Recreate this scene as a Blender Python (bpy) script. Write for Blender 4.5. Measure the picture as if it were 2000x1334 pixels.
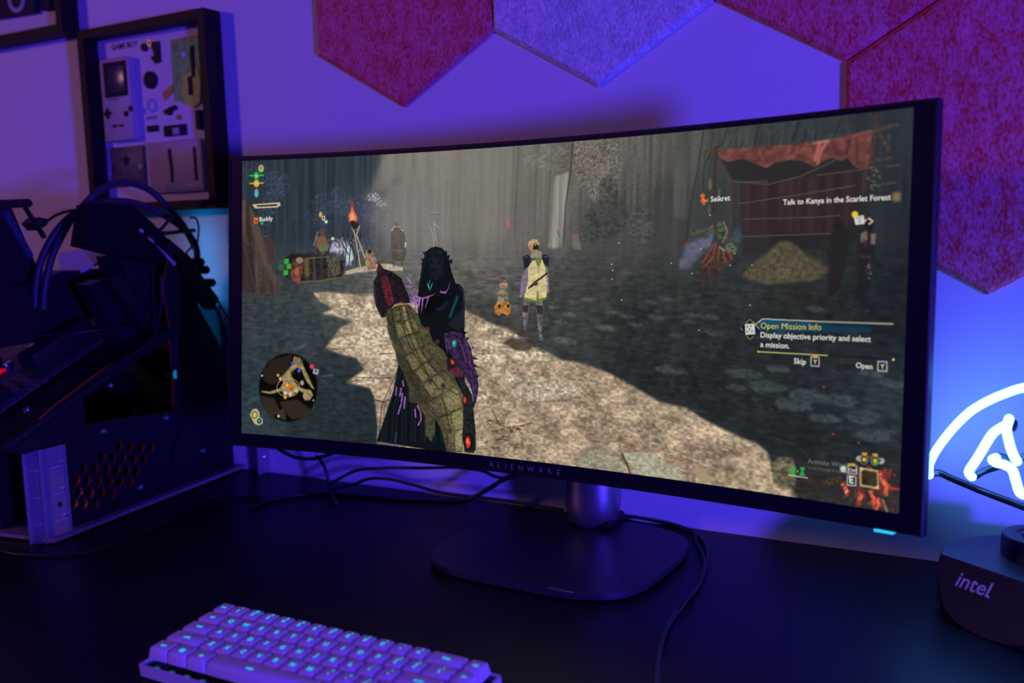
import bpy, bmesh, math, random
import numpy as np
from mathutils import Vector, Matrix

for o in list(bpy.data.objects):
    bpy.data.objects.remove(o)
S = bpy.context.scene
COL = S.collection
RNG = np.random.default_rng(7)
random.seed(7)
DESK = 0.74

# ------------------------------------------------------------------ camera
FPX, YAW, PITCH, ROLL = 1852.5, -0.5059, 0.1218, 0.0287
CAM = np.array([0.899, -1.0858, 1.1133])
_f = np.array([math.sin(YAW)*math.cos(PITCH), math.cos(YAW)*math.cos(PITCH), -math.sin(PITCH)])
_r = np.array([math.cos(YAW), -math.sin(YAW), 0.0])
_d = np.cross(_f, _r)
CR = np.array([math.cos(ROLL)*_r+math.sin(ROLL)*_d, -math.sin(ROLL)*_r+math.cos(ROLL)*_d, _f])
cd = bpy.data.cameras.new('camera')
cam = bpy.data.objects.new('camera', cd)
COL.objects.link(cam)
M = Matrix.Identity(4)
for i in range(3):
    M[i][0], M[i][1], M[i][2], M[i][3] = CR[0][i], -CR[1][i], -CR[2][i], CAM[i]
cam.matrix_world = M
cd.sensor_width = 36.0
cd.lens = FPX/2000*36.0
cd.clip_start = 0.02
cd.dof.use_dof = True
cd.dof.focus_distance = 1.04
cd.dof.aperture_fstop = 3.8
S.camera = cam

# ------------------------------------------------------------------ world, lights, exposure
W = bpy.data.worlds.new('World')
S.world = W
W.use_nodes = True
W.node_tree.nodes['Background'].inputs[0].default_value = (0.055, 0.028, 1.0, 1)
W.node_tree.nodes['Background'].inputs[1].default_value = 0.11
S.view_settings.view_transform = 'Standard'
S.view_settings.look = 'None'
S.view_settings.exposure = 0.0
S.view_settings.gamma = 1.0
S.view_settings.use_curve_mapping = False

def area(name, loc, target, size, color, power, shape='DISK', size_y=None):
    l = bpy.data.lights.new(name, 'AREA')
    l.shape = shape
    l.size = size
    if size_y:
        l.size_y = size_y
    l.color = color
    l.energy = power
    o = bpy.data.objects.new(name, l)
    COL.objects.link(o)
    o.location = loc
    o.rotation_euler = (Vector(target)-Vector(loc)).to_track_quat('-Z', 'Y').to_euler()
    return o

# blue-violet LED lamp standing on the right end of the desk
area('blue_lamp', (2.74, -1.56, 0.90), (-3.0, -2.4, 1.3), 0.30, (0.075, 0.034, 1.0), 122.0)
# warm pinkish room lamp on the left behind the photographer
area('pink_lamp', (-2.0, -2.3, 1.85), (-0.1, 0.0, 1.1), 0.30, (1.0, 0.38, 0.50), 10.5)
# cyan light strip on the back of the open computer, shining at the wall
area('cyan_strip', (-0.25, -0.045, 1.03), (-0.25, 1.0, 1.03), 0.03, (0.0, 0.30, 0.85), 0.055, 'RECTANGLE', 0.22)
# violet fill spot added overhead to brighten the key tops, beam kept off the wall
sl = bpy.data.lights.new('overhead_fill_spot', 'SPOT')
sl.energy = 36.0; sl.color = (0.11, 0.02, 1.0); sl.spot_size = math.radians(56); sl.spot_blend = 1.0; sl.shadow_soft_size = 0.12
so = bpy.data.objects.new('overhead_fill_spot', sl); COL.objects.link(so)
so.location = (0.95, -0.95, 2.2)
so.rotation_euler = (Vector((0.55, -0.62, DESK))-Vector(so.location)).to_track_quat('-Z', 'Y').to_euler()

# ------------------------------------------------------------------ helpers
def ray(px, py):
    return np.array([(px-1000)/FPX, (py-667)/FPX, 1.0]) @ CR
def at(px, py, x=None, y=None, z=None):
    """point of the place seen at photo pixel px,py on the plane x=, y= or z="""
    d = ray(px, py)
    ax, val = (0, x) if x is not None else (1, y) if y is not None else (2, z)
    return Vector(CAM + (val-CAM[ax])/d[ax]*d)
def on_plane(px, py, P, n):
    d = ray(px, py); n = np.array(n, float)
    return Vector(CAM + ((np.array(P)-CAM) @ n)/(d @ n)*d)

def nodes(name):
    m = bpy.data.materials.new(name); m.use_nodes = True
    return m, m.node_tree, m.node_tree.nodes['Principled BSDF']
def mat(name, base, rough=0.5, metal=0.0, spec=0.5, emit=None, estr=1.0, noise=None, bump=None):
    m, t, b = nodes(name)
    b.inputs['Base Color'].default_value = (*base, 1)
    b.inputs['Roughness'].default_value = rough
    b.inputs['Metallic'].default_value = metal
    b.inputs['Specular IOR Level'].default_value = spec
    if emit:
        b.inputs['Emission Color'].default_value = (*emit, 1)
        b.inputs['Emission Strength'].default_value = estr
    tc = t.nodes.new('ShaderNodeTexCoord')
    if noise:
        sc, amt = noise
        n = t.nodes.new('ShaderNodeTexNoise'); n.inputs['Scale'].default_value = sc
        n.inputs['Detail'].default_value = 6
        r = t.nodes.new('ShaderNodeValToRGB')
        r.color_ramp.elements[0].position = 0.3; r.color_ramp.elements[1].position = 0.7
        r.color_ramp.elements[0].color = (*[c*(1-amt) for c in base], 1)
        r.color_ramp.elements[1].color = (*[min(1, c*(1+amt)) for c in base], 1)
        t.links.new(tc.outputs['Object'], n.inputs['Vector'])
        t.links.new(n.outputs['Fac'], r.inputs[0]); t.links.new(r.outputs[0], b.inputs['Base Color'])
    if bump:
        sc, st, dist = bump
        n = t.nodes.new('ShaderNodeTexNoise'); n.inputs['Scale'].default_value = sc
        n.inputs['Detail'].default_value = 4
        u = t.nodes.new('ShaderNodeBump'); u.inputs['Strength'].default_value = st
        u.inputs['Distance'].default_value = dist
        t.links.new(tc.outputs['Object'], n.inputs['Vector'])
        t.links.new(n.outputs['Fac'], u.inputs['Height']); t.links.new(u.outputs[0], b.inputs['Normal'])
    return m

def felt(name, dark, light):
    m, t, b = nodes(name)
    tc = t.nodes.new('ShaderNodeTexCoord')
    mp = t.nodes.new('ShaderNodeMapping'); mp.inputs['Scale'].default_value = (1, 1, 0.55)
    t.links.new(tc.outputs['Object'], mp.inputs['Vector'])
    n = t.nodes.new('ShaderNodeTexNoise'); n.inputs['Scale'].default_value = 330; n.inputs['Detail'].default_value = 4
    n.inputs['Distortion'].default_value = 0.3
    n2 = t.nodes.new('ShaderNodeTexNoise'); n2.inputs['Scale'].default_value = 80; n2.inputs['Detail'].default_value = 3
    for q in (n, n2): t.links.new(mp.outputs[0], q.inputs['Vector'])
    mx = t.nodes.new('ShaderNodeMath'); mx.operation = 'MULTIPLY_ADD'
    mx.inputs[1].default_value = 0.35
    t.links.new(n2.outputs['Fac'], mx.inputs[0])
    sc = t.nodes.new('ShaderNodeMath'); sc.operation = 'MULTIPLY'; sc.inputs[1].default_value = 0.65
    t.links.new(n.outputs['Fac'], sc.inputs[0]); t.links.new(sc.outputs[0], mx.inputs[2])
    r = t.nodes.new('ShaderNodeValToRGB')
    r.color_ramp.elements[0].position = 0.38; r.color_ramp.elements[1].position = 0.62
    r.color_ramp.elements[0].color = (*dark, 1); r.color_ramp.elements[1].color = (*light, 1)
    t.links.new(mx.outputs[0], r.inputs[0]); t.links.new(r.outputs[0], b.inputs['Base Color'])
    b.inputs['Roughness'].default_value = 0.95; b.inputs['Specular IOR Level'].default_value = 0.1
    u = t.nodes.new('ShaderNodeBump'); u.inputs['Strength'].default_value = 0.5; u.inputs['Distance'].default_value = 0.001
    t.links.new(n.outputs['Fac'], u.inputs['Height']); t.links.new(u.outputs[0], b.inputs['Normal'])
    return m

def glow(name, color, strength=1.0):
    m = bpy.data.materials.new(name); m.use_nodes = True
    t = m.node_tree; t.nodes.clear()
    e = t.nodes.new('ShaderNodeEmission'); o = t.nodes.new('ShaderNodeOutputMaterial')
    e.inputs[0].default_value = (*color, 1); e.inputs[1].default_value = strength
    t.links.new(e.outputs[0], o.inputs[0])
    return m

def thing(name, label, cat, loc=(0, 0, 0), group=None):
    o = bpy.data.objects.new(name, None); COL.objects.link(o)
    o.location = loc; o.empty_display_size = 0.02
    tag(o, label, cat, group)
    return o
def tag(o, label=None, cat=None, group=None, kind=None):
    if label: o['label'] = label
    if cat: o['category'] = cat
    if group: o['group'] = group
    if kind: o['kind'] = kind
    return o
def world_loc(o):
    v = Vector(o.location)
    while o.parent:
        o = o.parent; v += Vector(o.location)
    return v
def obj(name, bm, m, parent=None, smooth=True, angle=40, label=None):
    """link the bmesh (world coordinates) as one mesh object; its origin goes to its parent's"""
    if parent:
        L = world_loc(parent)
        bmesh.ops.translate(bm, verts=bm.verts, vec=-L)
    bmesh.ops.recalc_face_normals(bm, faces=bm.faces)
    me = bpy.data.meshes.new(name); bm.to_mesh(me); bm.free()
    for x in (m if isinstance(m, (list, tuple)) else [m]):
        me.materials.append(x)
    if smooth:
        me.polygons.foreach_set('use_smooth', [True]*len(me.polygons))
        me.set_sharp_from_angle(angle=math.radians(angle))
    o = bpy.data.objects.new(name, me); COL.objects.link(o)
    if parent: o.parent = parent
    if label: o['label'] = label
    return o
def B(): return bmesh.new()
def frame(o, x, y, z):
    m = Matrix.Identity(4)
    for i in range(3):
        m[i][0], m[i][1], m[i][2], m[i][3] = x[i], y[i], z[i], o[i]
    return m
ID = Matrix.Identity(4)
def box(bm, lo, hi, T=ID, bevel=0.0, seg=2, mi=0):
    lo = Vector(lo); hi = Vector(hi)
    r = bmesh.ops.create_cube(bm, size=1.0)
    vs = r['verts']
    bmesh.ops.scale(bm, verts=vs, vec=hi-lo)
    bmesh.ops.translate(bm, verts=vs, vec=(lo+hi)/2)
    fs = {f for v in vs for f in v.link_faces}
    if bevel > 0:
        es = {e for v in vs for e in v.link_edges}
        rr = bmesh.ops.bevel(bm, geom=list(es), offset=bevel, segments=seg, affect='EDGES', profile=0.5)
        vs = list({v for f in rr['faces'] for v in f.verts} | {v for v in vs if v.is_valid})
        vs = [v for v in vs if v.is_valid]
        fs = {f for v in vs for f in v.link_faces}
    if mi:
        for f in fs: f.material_index = mi
    bmesh.ops.transform(bm, matrix=T, verts=vs)
    return vs
def prism(bm, poly, h0, h1, T=ID, bevel=0.0, seg=2):
    """poly in local XY, extruded along local Z from h0 to h1"""
    a = [bm.verts.new((x, y, h0)) for x, y in poly]; b = [bm.verts.new((x, y, h1)) for x, y in poly]
    n = len(poly); fs = [bm.faces.new(a[::-1]), bm.faces.new(b)]
    for i in range(n): fs.append(bm.faces.new((a[i], a[(i+1) % n], b[(i+1) % n], b[i])))
    vs = a+b
    if bevel:
        es = [e for e in fs[1].edges]
        r = bmesh.ops.bevel(bm, geom=es, offset=bevel, segments=seg, affect='EDGES', profile=0.5)
        vs = list({v for v in vs if v.is_valid} | {v for f in r['faces'] for v in f.verts})
    bmesh.ops.transform(bm, matrix=T, verts=vs)
    return vs
def lathe(bm, prof, T=ID, seg=32, cap=True, sx=1, sy=1):
    rings = []
    for r, z in prof:
        rings.append([bm.verts.new((sx*r*math.cos(2*math.pi*i/seg), sy*r*math.sin(2*math.pi*i/seg), z)) for i in range(seg)])
    for a, b in zip(rings, rings[1:]):
        for i in range(seg): bm.faces.new((a[i], a[(i+1) % seg], b[(i+1) % seg], b[i]))
    if cap:
        bm.faces.new(rings[0][::-1]); bm.faces.new(rings[-1])
    bmesh.ops.transform(bm, matrix=T, verts=[v for r in rings for v in r])
def spline(pts, n=10):
    P = [Vector(p) for p in pts]; P = [2*P[0]-P[1]]+P+[2*P[-1]-P[-2]]
    out = []
    for i in range(1, len(P)-2):
        for k in range(n):
            t = k/n
            out.append(0.5*((2*P[i])+(P[i+1]-P[i-1])*t+(2*P[i-1]-5*P[i]+4*P[i+1]-P[i+2])*t*t+(3*P[i]-P[i-1]-3*P[i+1]+P[i+2])*t**3))
    out.append(P[-2]); return out
def tube(bm, pts, r, seg=10, smooth=8, round_end=False):
    P = spline(pts, smooth) if smooth else [Vector(p) for p in pts]
    R = [r]*len(P)
    if round_end:
        d0 = (P[0]-P[1]).normalized(); d1 = (P[-1]-P[-2]).normalized()
        P = [P[0]+d0*r*.95, P[0]+d0*r*.7, P[0]+d0*r*.35]+P+[P[-1]+d1*r*.35, P[-1]+d1*r*.7, P[-1]+d1*r*.95]
        R = [r*.3, r*.72, r*.94]+R+[r*.94, r*.72, r*.3]
    up = None; rings = []
    for i, p in enumerate(P):
        t = (P[min(i+1, len(P)-1)]-P[max(i-1, 0)])
        if t.length < 1e-9: t = Vector((0, 0, 1))
        t.normalize()
        if up is None:
            up = t.orthogonal().normalized()
        up = (up-t*up.dot(t)); up = up.normalized() if up.length > 1e-6 else t.orthogonal().normalized()
        s = t.cross(up)
        rings.append([bm.verts.new(p+(up*math.cos(2*math.pi*k/seg)+s*math.sin(2*math.pi*k/seg))*R[i]) for k in range(seg)])
    for a, b in zip(rings, rings[1:]):
        for k in range(seg): bm.faces.new((a[k], a[(k+1) % seg], b[(k+1) % seg], b[k]))
    bm.faces.new(rings[0][::-1]); bm.faces.new(rings[-1])
_tc = {}
def text_mesh(txt, offset=0.0, spacing=1.0, shear=0.0):
    """(verts Nx2, tris Mx3) of a text in the built-in font, cap height about 0.7"""
    k = (txt, offset, spacing, shear)
    if k in _tc: return _tc[k]
    c = bpy.data.curves.new('t', 'FONT'); c.body = txt; c.offset = offset; c.space_character = spacing; c.shear = shear
    c.resolution_u = 3
    o = bpy.data.objects.new('t', c); COL.objects.link(o)
    dg = bpy.context.evaluated_depsgraph_get()
    me = bpy.data.meshes.new_from_object(o.evaluated_get(dg))
    me.calc_loop_triangles()
    v = np.array([x.co[:2] for x in me.vertices]) if len(me.vertices) else np.zeros((0, 2))
    tr = np.array([t.vertices[:] for t in me.loop_triangles], int).reshape(-1, 3)
    bpy.data.objects.remove(o); bpy.data.curves.remove(c); bpy.data.meshes.remove(me)
    _tc[k] = (v, tr)
    return _tc[k]
def text_into(bm, txt, fn, size, centre=True, thick=0.0, **k):
    """write a text into bm; fn maps (x, y, depth) in metres to a world point"""
    v, tr = text_mesh(txt, **k)
    if not len(v): return
    v = v*size
    if centre: v = v-(v.max(0)+v.min(0))/2
    vs = [bm.verts.new(fn(x, y, thick)) for x, y in v]
    for t in tr:
        try: bm.faces.new([vs[i] for i in t])
        except ValueError: pass
def holed_sheet(outline, holes, thick, T):
    """flat sheet with holes: face material 0, cut edges material 1; local XY, thickness along Z"""
    c = bpy.data.curves.new('s', 'CURVE'); c.dimensions = '2D'; c.fill_mode = 'BOTH'; c.extrude = thick/2
    for poly in [outline]+holes:
        s = c.splines.new('POLY'); s.points.add(len(poly)-1); s.use_cyclic_u = True
        for p, (x, y) in zip(s.points, poly): p.co = (x, y, 0, 1)
    o = bpy.data.objects.new('s', c); COL.objects.link(o)
    dg = bpy.context.evaluated_depsgraph_get()
    me = bpy.data.meshes.new_from_object(o.evaluated_get(dg))
    bm = B(); bm.from_mesh(me)
    bpy.data.objects.remove(o); bpy.data.curves.remove(c); bpy.data.meshes.remove(me)
    for f in bm.faces: f.material_index = 0 if abs(f.normal.z) > 0.5 else 1
    bmesh.ops.transform(bm, matrix=T, verts=bm.verts)
    return bm
def circle(cx, cy, r, n=16, ry=None):
    return [(cx+r*math.cos(2*math.pi*i/n), cy+(ry or r)*math.sin(2*math.pi*i/n)) for i in range(n)]
def rrect(x0, y0, x1, y1, r, n=5):
    out = []
    for cx, cy, a in ((x1-r, y1-r, 0), (x0+r, y1-r, 90), (x0+r, y0+r, 180), (x1-r, y0+r, 270)):
        for i in range(n+1):
            t = math.radians(a+90*i/n); out.append((cx+r*math.cos(t), cy+r*math.sin(t)))
    return out

# ------------------------------------------------------------------ materials
WALL = mat('wall_paint', (0.78, 0.76, 0.78), 0.85, spec=0.2, bump=(260, 0.25, 0.0006))
FLOOR = mat('floor_boards', (0.05, 0.045, 0.05), 0.6)
DESKM = mat('black_desk_laminate', (0.008, 0.008, 0.012), 0.42, spec=0.16, bump=(700, 0.12, 0.0003))
BLACK = mat('black_plastic', (0.012, 0.012, 0.014), 0.45)
BLACKM = mat('matt_black_metal', (0.02, 0.02, 0.024), 0.5, spec=0.5)
RUBBER = mat('black_cable_rubber', (0.012, 0.012, 0.013), 0.45)
# ------------------------------------------------------------------ the game picture shown by the screen, drawn pixel by pixel
TW, TH = 2048, 872
_MX, _MY, _MZ, _MYAW, _MT, _MR, _MRO = .4172, -.1824, 1.0232, -.0302, .0856, 1.9546, .0018
_SW, _ST, _SB = .3916, .1760, -.1654
def _proj(u, v):
    a = u/_MR; x = _MR*np.sin(a); y = _MR*(np.cos(a)-1); z = v
    y2 = y*math.cos(_MT)+z*math.sin(_MT); z2 = -y*math.sin(_MT)+z*math.cos(_MT)
    X = x*math.cos(_MYAW)-y2*math.sin(_MYAW); Y = x*math.sin(_MYAW)+y2*math.cos(_MYAW)
    Pw = np.stack([_MX+X+_MRO*z2-CAM[0], _MY+Y-CAM[1], _MZ+z2-_MRO*X-CAM[2]], -1) @ CR.T
    return 1000+FPX*Pw[..., 0]/Pw[..., 2], 667+FPX*Pw[..., 1]/Pw[..., 2]
def tex(pts):
    """photo pixels -> picture pixels (x right, y down)"""
    p = np.atleast_2d(np.array(pts, float)); u = (p[:, 0]-1100)/1650; v = -(p[:, 1]-600)/1800
    for _ in range(9):
        x, y = _proj(u, v); h = 1e-5
        xu, yu = _proj(u+h, v); xv, yv = _proj(u, v+h)
        a, b, c, d = (xu-x)/h, (xv-x)/h, (yu-y)/h, (yv-y)/h
        ex, ey = p[:, 0]-x, p[:, 1]-y; D = a*d-b*c
        u = u+(d*ex-b*ey)/D; v = v+(-c*ex+a*ey)/D
    return np.stack([(u+_SW)/(2*_SW)*TW, (_ST-v)/(_ST-_SB)*TH], 1)
IMG = np.zeros((TH, TW, 3), np.float32)
def vnoise(cx, cy, seed, h=TH, w=TW):
    """smooth value noise with cells of cx by cy picture pixels"""
    g = np.random.default_rng(seed).random((int(h/cy)+3, int(w/cx)+3)).astype(np.float32)
    y = np.arange(h)/cy; x = np.arange(w)/cx
    yi = y.astype(int); xi = x.astype(int); fy = y-yi; fx = x-xi
    fy = (fy*fy*(3-2*fy))[:, None]; fx = (fx*fx*(3-2*fx))[None, :]
    a = g[yi][:, xi]; b = g[yi][:, xi+1]; c = g[yi+1][:, xi]; d = g[yi+1][:, xi+1]
    return ((a*(1-fx)+b*fx)*(1-fy)+(c*(1-fx)+d*fx)*fy).astype(np.float32)
def blur(m, r):
    r = int(round(r))
    if r < 1: return m
    for _ in range(2):
        for ax in (0, 1):
            pad = [(0, 0), (0, 0)]; pad[ax] = (r+1, r)
            c = np.cumsum(np.pad(m, pad, mode='edge'), ax, dtype=np.float64)
            n = m.shape[ax]
            m = ((np.take(c, np.arange(2*r+1, 2*r+1+n), ax)-np.take(c, np.arange(0, n), ax))/(2*r+1)).astype(np.float32)
    return m
def mask(tp_, feather=0, ss=2):
    """anti-aliased polygon mask in picture pixels -> (y0, x0, mask)"""
    pad = int(feather*2.2)+2
    x0 = max(0, int(tp_[:, 0].min())-pad); x1 = min(TW, int(tp_[:, 0].max())+pad+1)
    y0 = max(0, int(tp_[:, 1].min())-pad); y1 = min(TH, int(tp_[:, 1].max())+pad+1)
    if x1 <= x0 or y1 <= y0: return None
    if (x1-x0)*(y1-y0) > 300000: ss = 1
    X = (np.arange((x1-x0)*ss)+.5)/ss+x0; Y = (np.arange((y1-y0)*ss)+.5)/ss+y0
    m = np.zeros((len(Y), len(X)), bool)
    for (ax, ay), (bx, by) in zip(tp_, np.roll(tp_, -1, 0)):
        if ay == by: continue
        r = (Y >= min(ay, by)) & (Y < max(ay, by))
        if r.any():
            xx = ax+(Y[r]-ay)/(by-ay)*(bx-ax); m[r] ^= X[None, :] < xx[:, None]
    m = m.reshape(y1-y0, ss, x1-x0, ss).mean((1, 3)).astype(np.float32)
    return y0, x0, blur(m, feather) if feather else m
def put(mk, color, alpha=1.0, mod=None):
    if mk is None: return
    y0, x0, m = mk; h, w = m.shape
    c = np.array(color, np.float32)/255.0
    a = (m*alpha)[..., None]
    src = c[None, None] if mod is None else c[None, None]*mod[y0:y0+h, x0:x0+w, None]
    IMG[y0:y0+h, x0:x0+w] = IMG[y0:y0+h, x0:x0+w]*(1-a)+src*a
def poly(pts, color, alpha=1.0, feather=0, mod=None, raw=False):
    t = np.array(pts, float) if raw else tex(pts)
    put(mask(t, feather), color, alpha, mod)
def line(pts, wd, color, alpha=1.0, feather=0, mod=None, taper=False):
    t = tex(pts); L = []; R = []
    for i in range(len(t)):
        d = t[min(i+1, len(t)-1)]-t[max(i-1, 0)]; d = d/(np.hypot(*d)+1e-9); n = np.array([-d[1], d[0]])
        k = wd*1.5/2*((1-i/(len(t)-1)*.85) if taper else 1)
        L.append(t[i]+n*k); R.append(t[i]-n*k)
    put(mask(np.array(L+R[::-1]), feather), color, alpha, mod)
def ell(x, y, rx, ry, color, alpha=1.0, feather=0, rot=0.0, n=20, mod=None):
    a = np.linspace(0, 2*np.pi, n, endpoint=False); c, s = math.cos(rot), math.sin(rot)
    px = rx*np.cos(a); py = ry*np.sin(a)
    poly(np.stack([x+px*c-py*s, y+px*s+py*c], 1), color, alpha, feather, mod)
def blob(x, y, rx, ry, color, alpha=1.0, feather=0, jag=.3, n=14, mod=None):
    a = np.linspace(0, 2*np.pi, n, endpoint=False); k = 1+jag*(RNG.random(n)-.5)*2
    poly(np.stack([x+rx*k*np.cos(a), y+ry*k*np.sin(a)], 1), color, alpha, feather, mod)
def write(txt, p0, p1, color, alpha=1.0, bold=.02, shadow=True):
    """text from baseline start p0 to baseline end p1 (photo pixels)"""
    v, tr = text_mesh(txt, offset=bold)
    a, b = tex([p0, p1]); sx = (b[0]-a[0])/(v[:, 0].max()-v[:, 0].min())
    d = (b-a)/np.hypot(*(b-a))
    q = (v-[v[:, 0].min(), 0])*sx*[1, 1]
    P2 = a+np.stack([q[:, 0]*d[0]+q[:, 1]*d[1], q[:, 0]*d[1]-q[:, 1]*d[0]], 1)
    x0, y0 = np.floor(P2.min(0)).astype(int)-3; x1, y1 = np.ceil(P2.max(0)).astype(int)+4
    ss = 3; m = np.zeros(((y1-y0)*ss, (x1-x0)*ss), bool)
    for t in tr:
        A = (P2[t]-[x0, y0])*ss
        lo = np.maximum(np.floor(A.min(0)).astype(int), 0); hi = np.ceil(A.max(0)).astype(int)+1
        X, Y = np.meshgrid(np.arange(lo[0], hi[0])+.5, np.arange(lo[1], hi[1])+.5)
        s = [(A[(i+1) % 3][0]-A[i][0])*(Y-A[i][1])-(A[(i+1) % 3][1]-A[i][1])*(X-A[i][0]) for i in range(3)]
        ins = ((s[0] >= -1e-6) & (s[1] >= -1e-6) & (s[2] >= -1e-6)) | ((s[0] <= 1e-6) & (s[1] <= 1e-6) & (s[2] <= 1e-6))
        sub = m[lo[1]:hi[1], lo[0]:hi[0]]; sub |= ins[:sub.shape[0], :sub.shape[1]]
    m = m.reshape(y1-y0, ss, x1-x0, ss).mean((1, 3)).astype(np.float32)
    if shadow: put((y0, x0, np.clip(blur(m, 2)*1.6, 0, 1)), (10, 12, 14), .75*alpha)
    put((y0, x0, m), color, alpha)

# fine noise fields
N1 = vnoise(3, 3, 1); N2 = vnoise(9, 6, 2); N3 = vnoise(40, 30, 3); NVERT = vnoise(9, 160, 4); NV2 = vnoise(30, 260, 5)
NH = vnoise(26, 5, 6); N4 = vnoise(16, 14, 8)
GR = 0.65+0.35*N1+0.30*N2+0.15*N3
# base tones: smooth blend between sampled tones of the scene
ctrl = [(480,330,38,50,60),(520,350,42,56,68),(560,350,36,52,66),(650,340,42,58,70),(705,325,50,64,70),(770,320,122,118,108),(850,312,128,124,112),(950,318,120,116,105),
 (1050,305,112,106,98),(1110,300,100,94,86),(1160,300,104,98,92),(1250,290,92,88,84),(1350,280,72,73,72),(1450,262,62,66,66),(1600,240,48,56,60),(1750,230,38,46,56),
 (500,440,46,46,52),(560,440,42,54,68),(620,440,50,60,78),(690,430,60,66,84),(750,430,98,98,106),(800,420,112,112,114),(860,420,114,113,112),(950,420,110,107,102),(1020,440,100,98,94),
 (1090,400,112,108,100),(1140,420,86,84,82),(1250,420,66,68,66),(1330,420,54,58,58),(1400,400,50,56,58),(1500,420,50,46,50),(1600,420,46,42,48),(1700,420,36,42,50),(1760,420,34,42,52),
 (490,560,58,58,60),(560,570,56,64,68),(640,560,72,76,76),(740,550,94,92,86),(950,540,92,88,82),(940,490,96,94,90),(1050,540,72,72,70),(1150,550,58,60,60),(1300,560,50,54,54),(1420,560,44,50,52),(1560,560,40,42,42),(1740,550,28,34,42),
 (500,640,48,60,68),(590,640,50,60,66),(490,720,40,56,66),(640,740,40,50,58),(500,820,44,60,68),(620,840,34,46,54),(700,840,34,44,50),(950,620,60,62,60),(1100,620,56,60,60),(1250,640,42,46,48),(1400,640,40,44,48),(1600,640,34,38,44),(1750,640,30,36,44),
 (1250,720,38,42,44),(1400,760,34,40,44),(1600,780,36,44,50),(1730,780,42,54,62),(1550,850,32,38,42),(1700,900,34,40,48),(1560,950,48,46,42),(1740,960,46,44,48),(1500,720,36,42,46)]
cp = tex([c[:2] for c in ctrl]); cc = np.array([c[2:] for c in ctrl], np.float32)/255
gy, gx = np.mgrid[0:TH:8, 0:TW:8]
num = np.zeros(gy.shape+(3,), np.float32); den = np.zeros(gy.shape, np.float32)
for (x, y), c in zip(cp, cc):
    w = 1/(((gx-x)**2+(gy-y)**2)+900)**1.7; num += w[..., None]*c; den += w
g = num/den[..., None]
yy = np.clip(np.arange(TH)/8, 0, g.shape[0]-1.001); xx = np.clip(np.arange(TW)/8, 0, g.shape[1]-1.001)
yi = yy.astype(int); xi = xx.astype(int); fy = (yy-yi)[:, None, None]; fx = (xx-xi)[None, :, None]
IMG[:] = (g[yi][:, xi]*(1-fx)+g[yi][:, xi+1]*fx)*(1-fy)+(g[yi+1][:, xi]*(1-fx)+g[yi+1][:, xi+1]*fx)*fy
hor = tex([(1000, 520)])[0][1]
rock = np.clip((hor-np.arange(TH))/60, 0, 1)[:, None]
IMG *= (1+rock*((NVERT-.5)*.20+(NV2-.5)*.18+(N2-.5)*.10)+(1-rock)*((NH-.5)*.24+(N4-.5)*.26+(N2-.5)*.12))[..., None]
# --- cave walls: edge of the light shaft, pillar, cracks
poly([(465,300),(752,296),(742,322),(722,360),(702,395),(690,430),(680,470),(465,480)], (38,52,64), .55, 9, 1+.5*(NVERT-.5))
poly([(752,296),(1010,276),(1000,470),(790,480),(705,420),(738,330)], (134,128,116), .34, 16)
for x0, x1, a in ((1012,1003,.35),(1050,1042,.3),(1077,1066,.5),(1003,996,.2)): line([(x0,285),(x1,480)], 5, (60,58,54), a, 2, 1+.8*(NVERT-.5))
poly([(1082,345),(1111,335),(1103,400),(1098,484),(1070,484),(1078,420)], (158,152,140), .75, 2, .75+.5*NVERT)
poly([(1018,300),(1110,282),(1108,330),(1060,330),(1020,320)], (120,114,104), .5, 4, .7+.6*N2)
poly([(1120,280),(1138,270),(1185,268),(1212,285),(1214,330),(1200,380),(1160,395),(1128,360),(1116,330)], (118,108,98), .8, 3, .45+.75*N1+.35*N2)
poly([(1212,268),(1300,262),(1300,330),(1260,400),(1200,400),(1214,330)], (92,86,80), .55, 6, .5+.6*NVERT+.4*N1)
poly([(1300,262),(1372,252),(1368,300),(1340,430),(1300,420)], (84,82,78), .5, 5, .6+.5*NVERT+.3*N1)
poly([(1170,352),(1198,345),(1208,380),(1230,420),(1200,470),(1130,470),(1140,420),(1165,400)], (52,54,52), .6, 6, .6+.8*N2)
ell(1250, 440, 26, 38, (82,84,82), .45, 4, mod=.5+.9*N2)
for pts, w, a in ([[(1118,281),(1114,330),(1104,400),(1099,482)], 2.2, .7], [[(1119,300),(1124,325),(1150,345),(1160,380)], 1.2, .6], [[(1374,252),(1362,330),(1345,420),(1338,500)], 3, .5], [[(1206,275),(1210,330)], 1.4, .4], [[(1150,390),(1165,430),(1163,470)], 1.2, .4],
                  [[(1480,246),(1472,290)], 4, .4], [[(1560,238),(1548,275)], 5, .45], [[(1640,232),(1632,262)], 4, .4], [[(1420,250),(1410,282)], 4, .4]):
    line(pts, w, (28,28,30), a, 1)
for i in range(60):
    x = 1385+RNG.random()*330; y = 232+(1740-x)*.09+RNG.random()*40
    line([(x,y),(x-4-RNG.random()*8,y+14+RNG.random()*26)], 1.2+RNG.random()*2.5, (30,36,40) if RNG.random() < .6 else (84,88,86), .4, 1)
for i in range(34):
    x = 480+RNG.random()*250; line([(x,308-(x-480)*.03),(x-3,430)], 1.5+RNG.random()*5, (26,36,44) if RNG.random() < .55 else (62,76,84), .22, 2)
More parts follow.
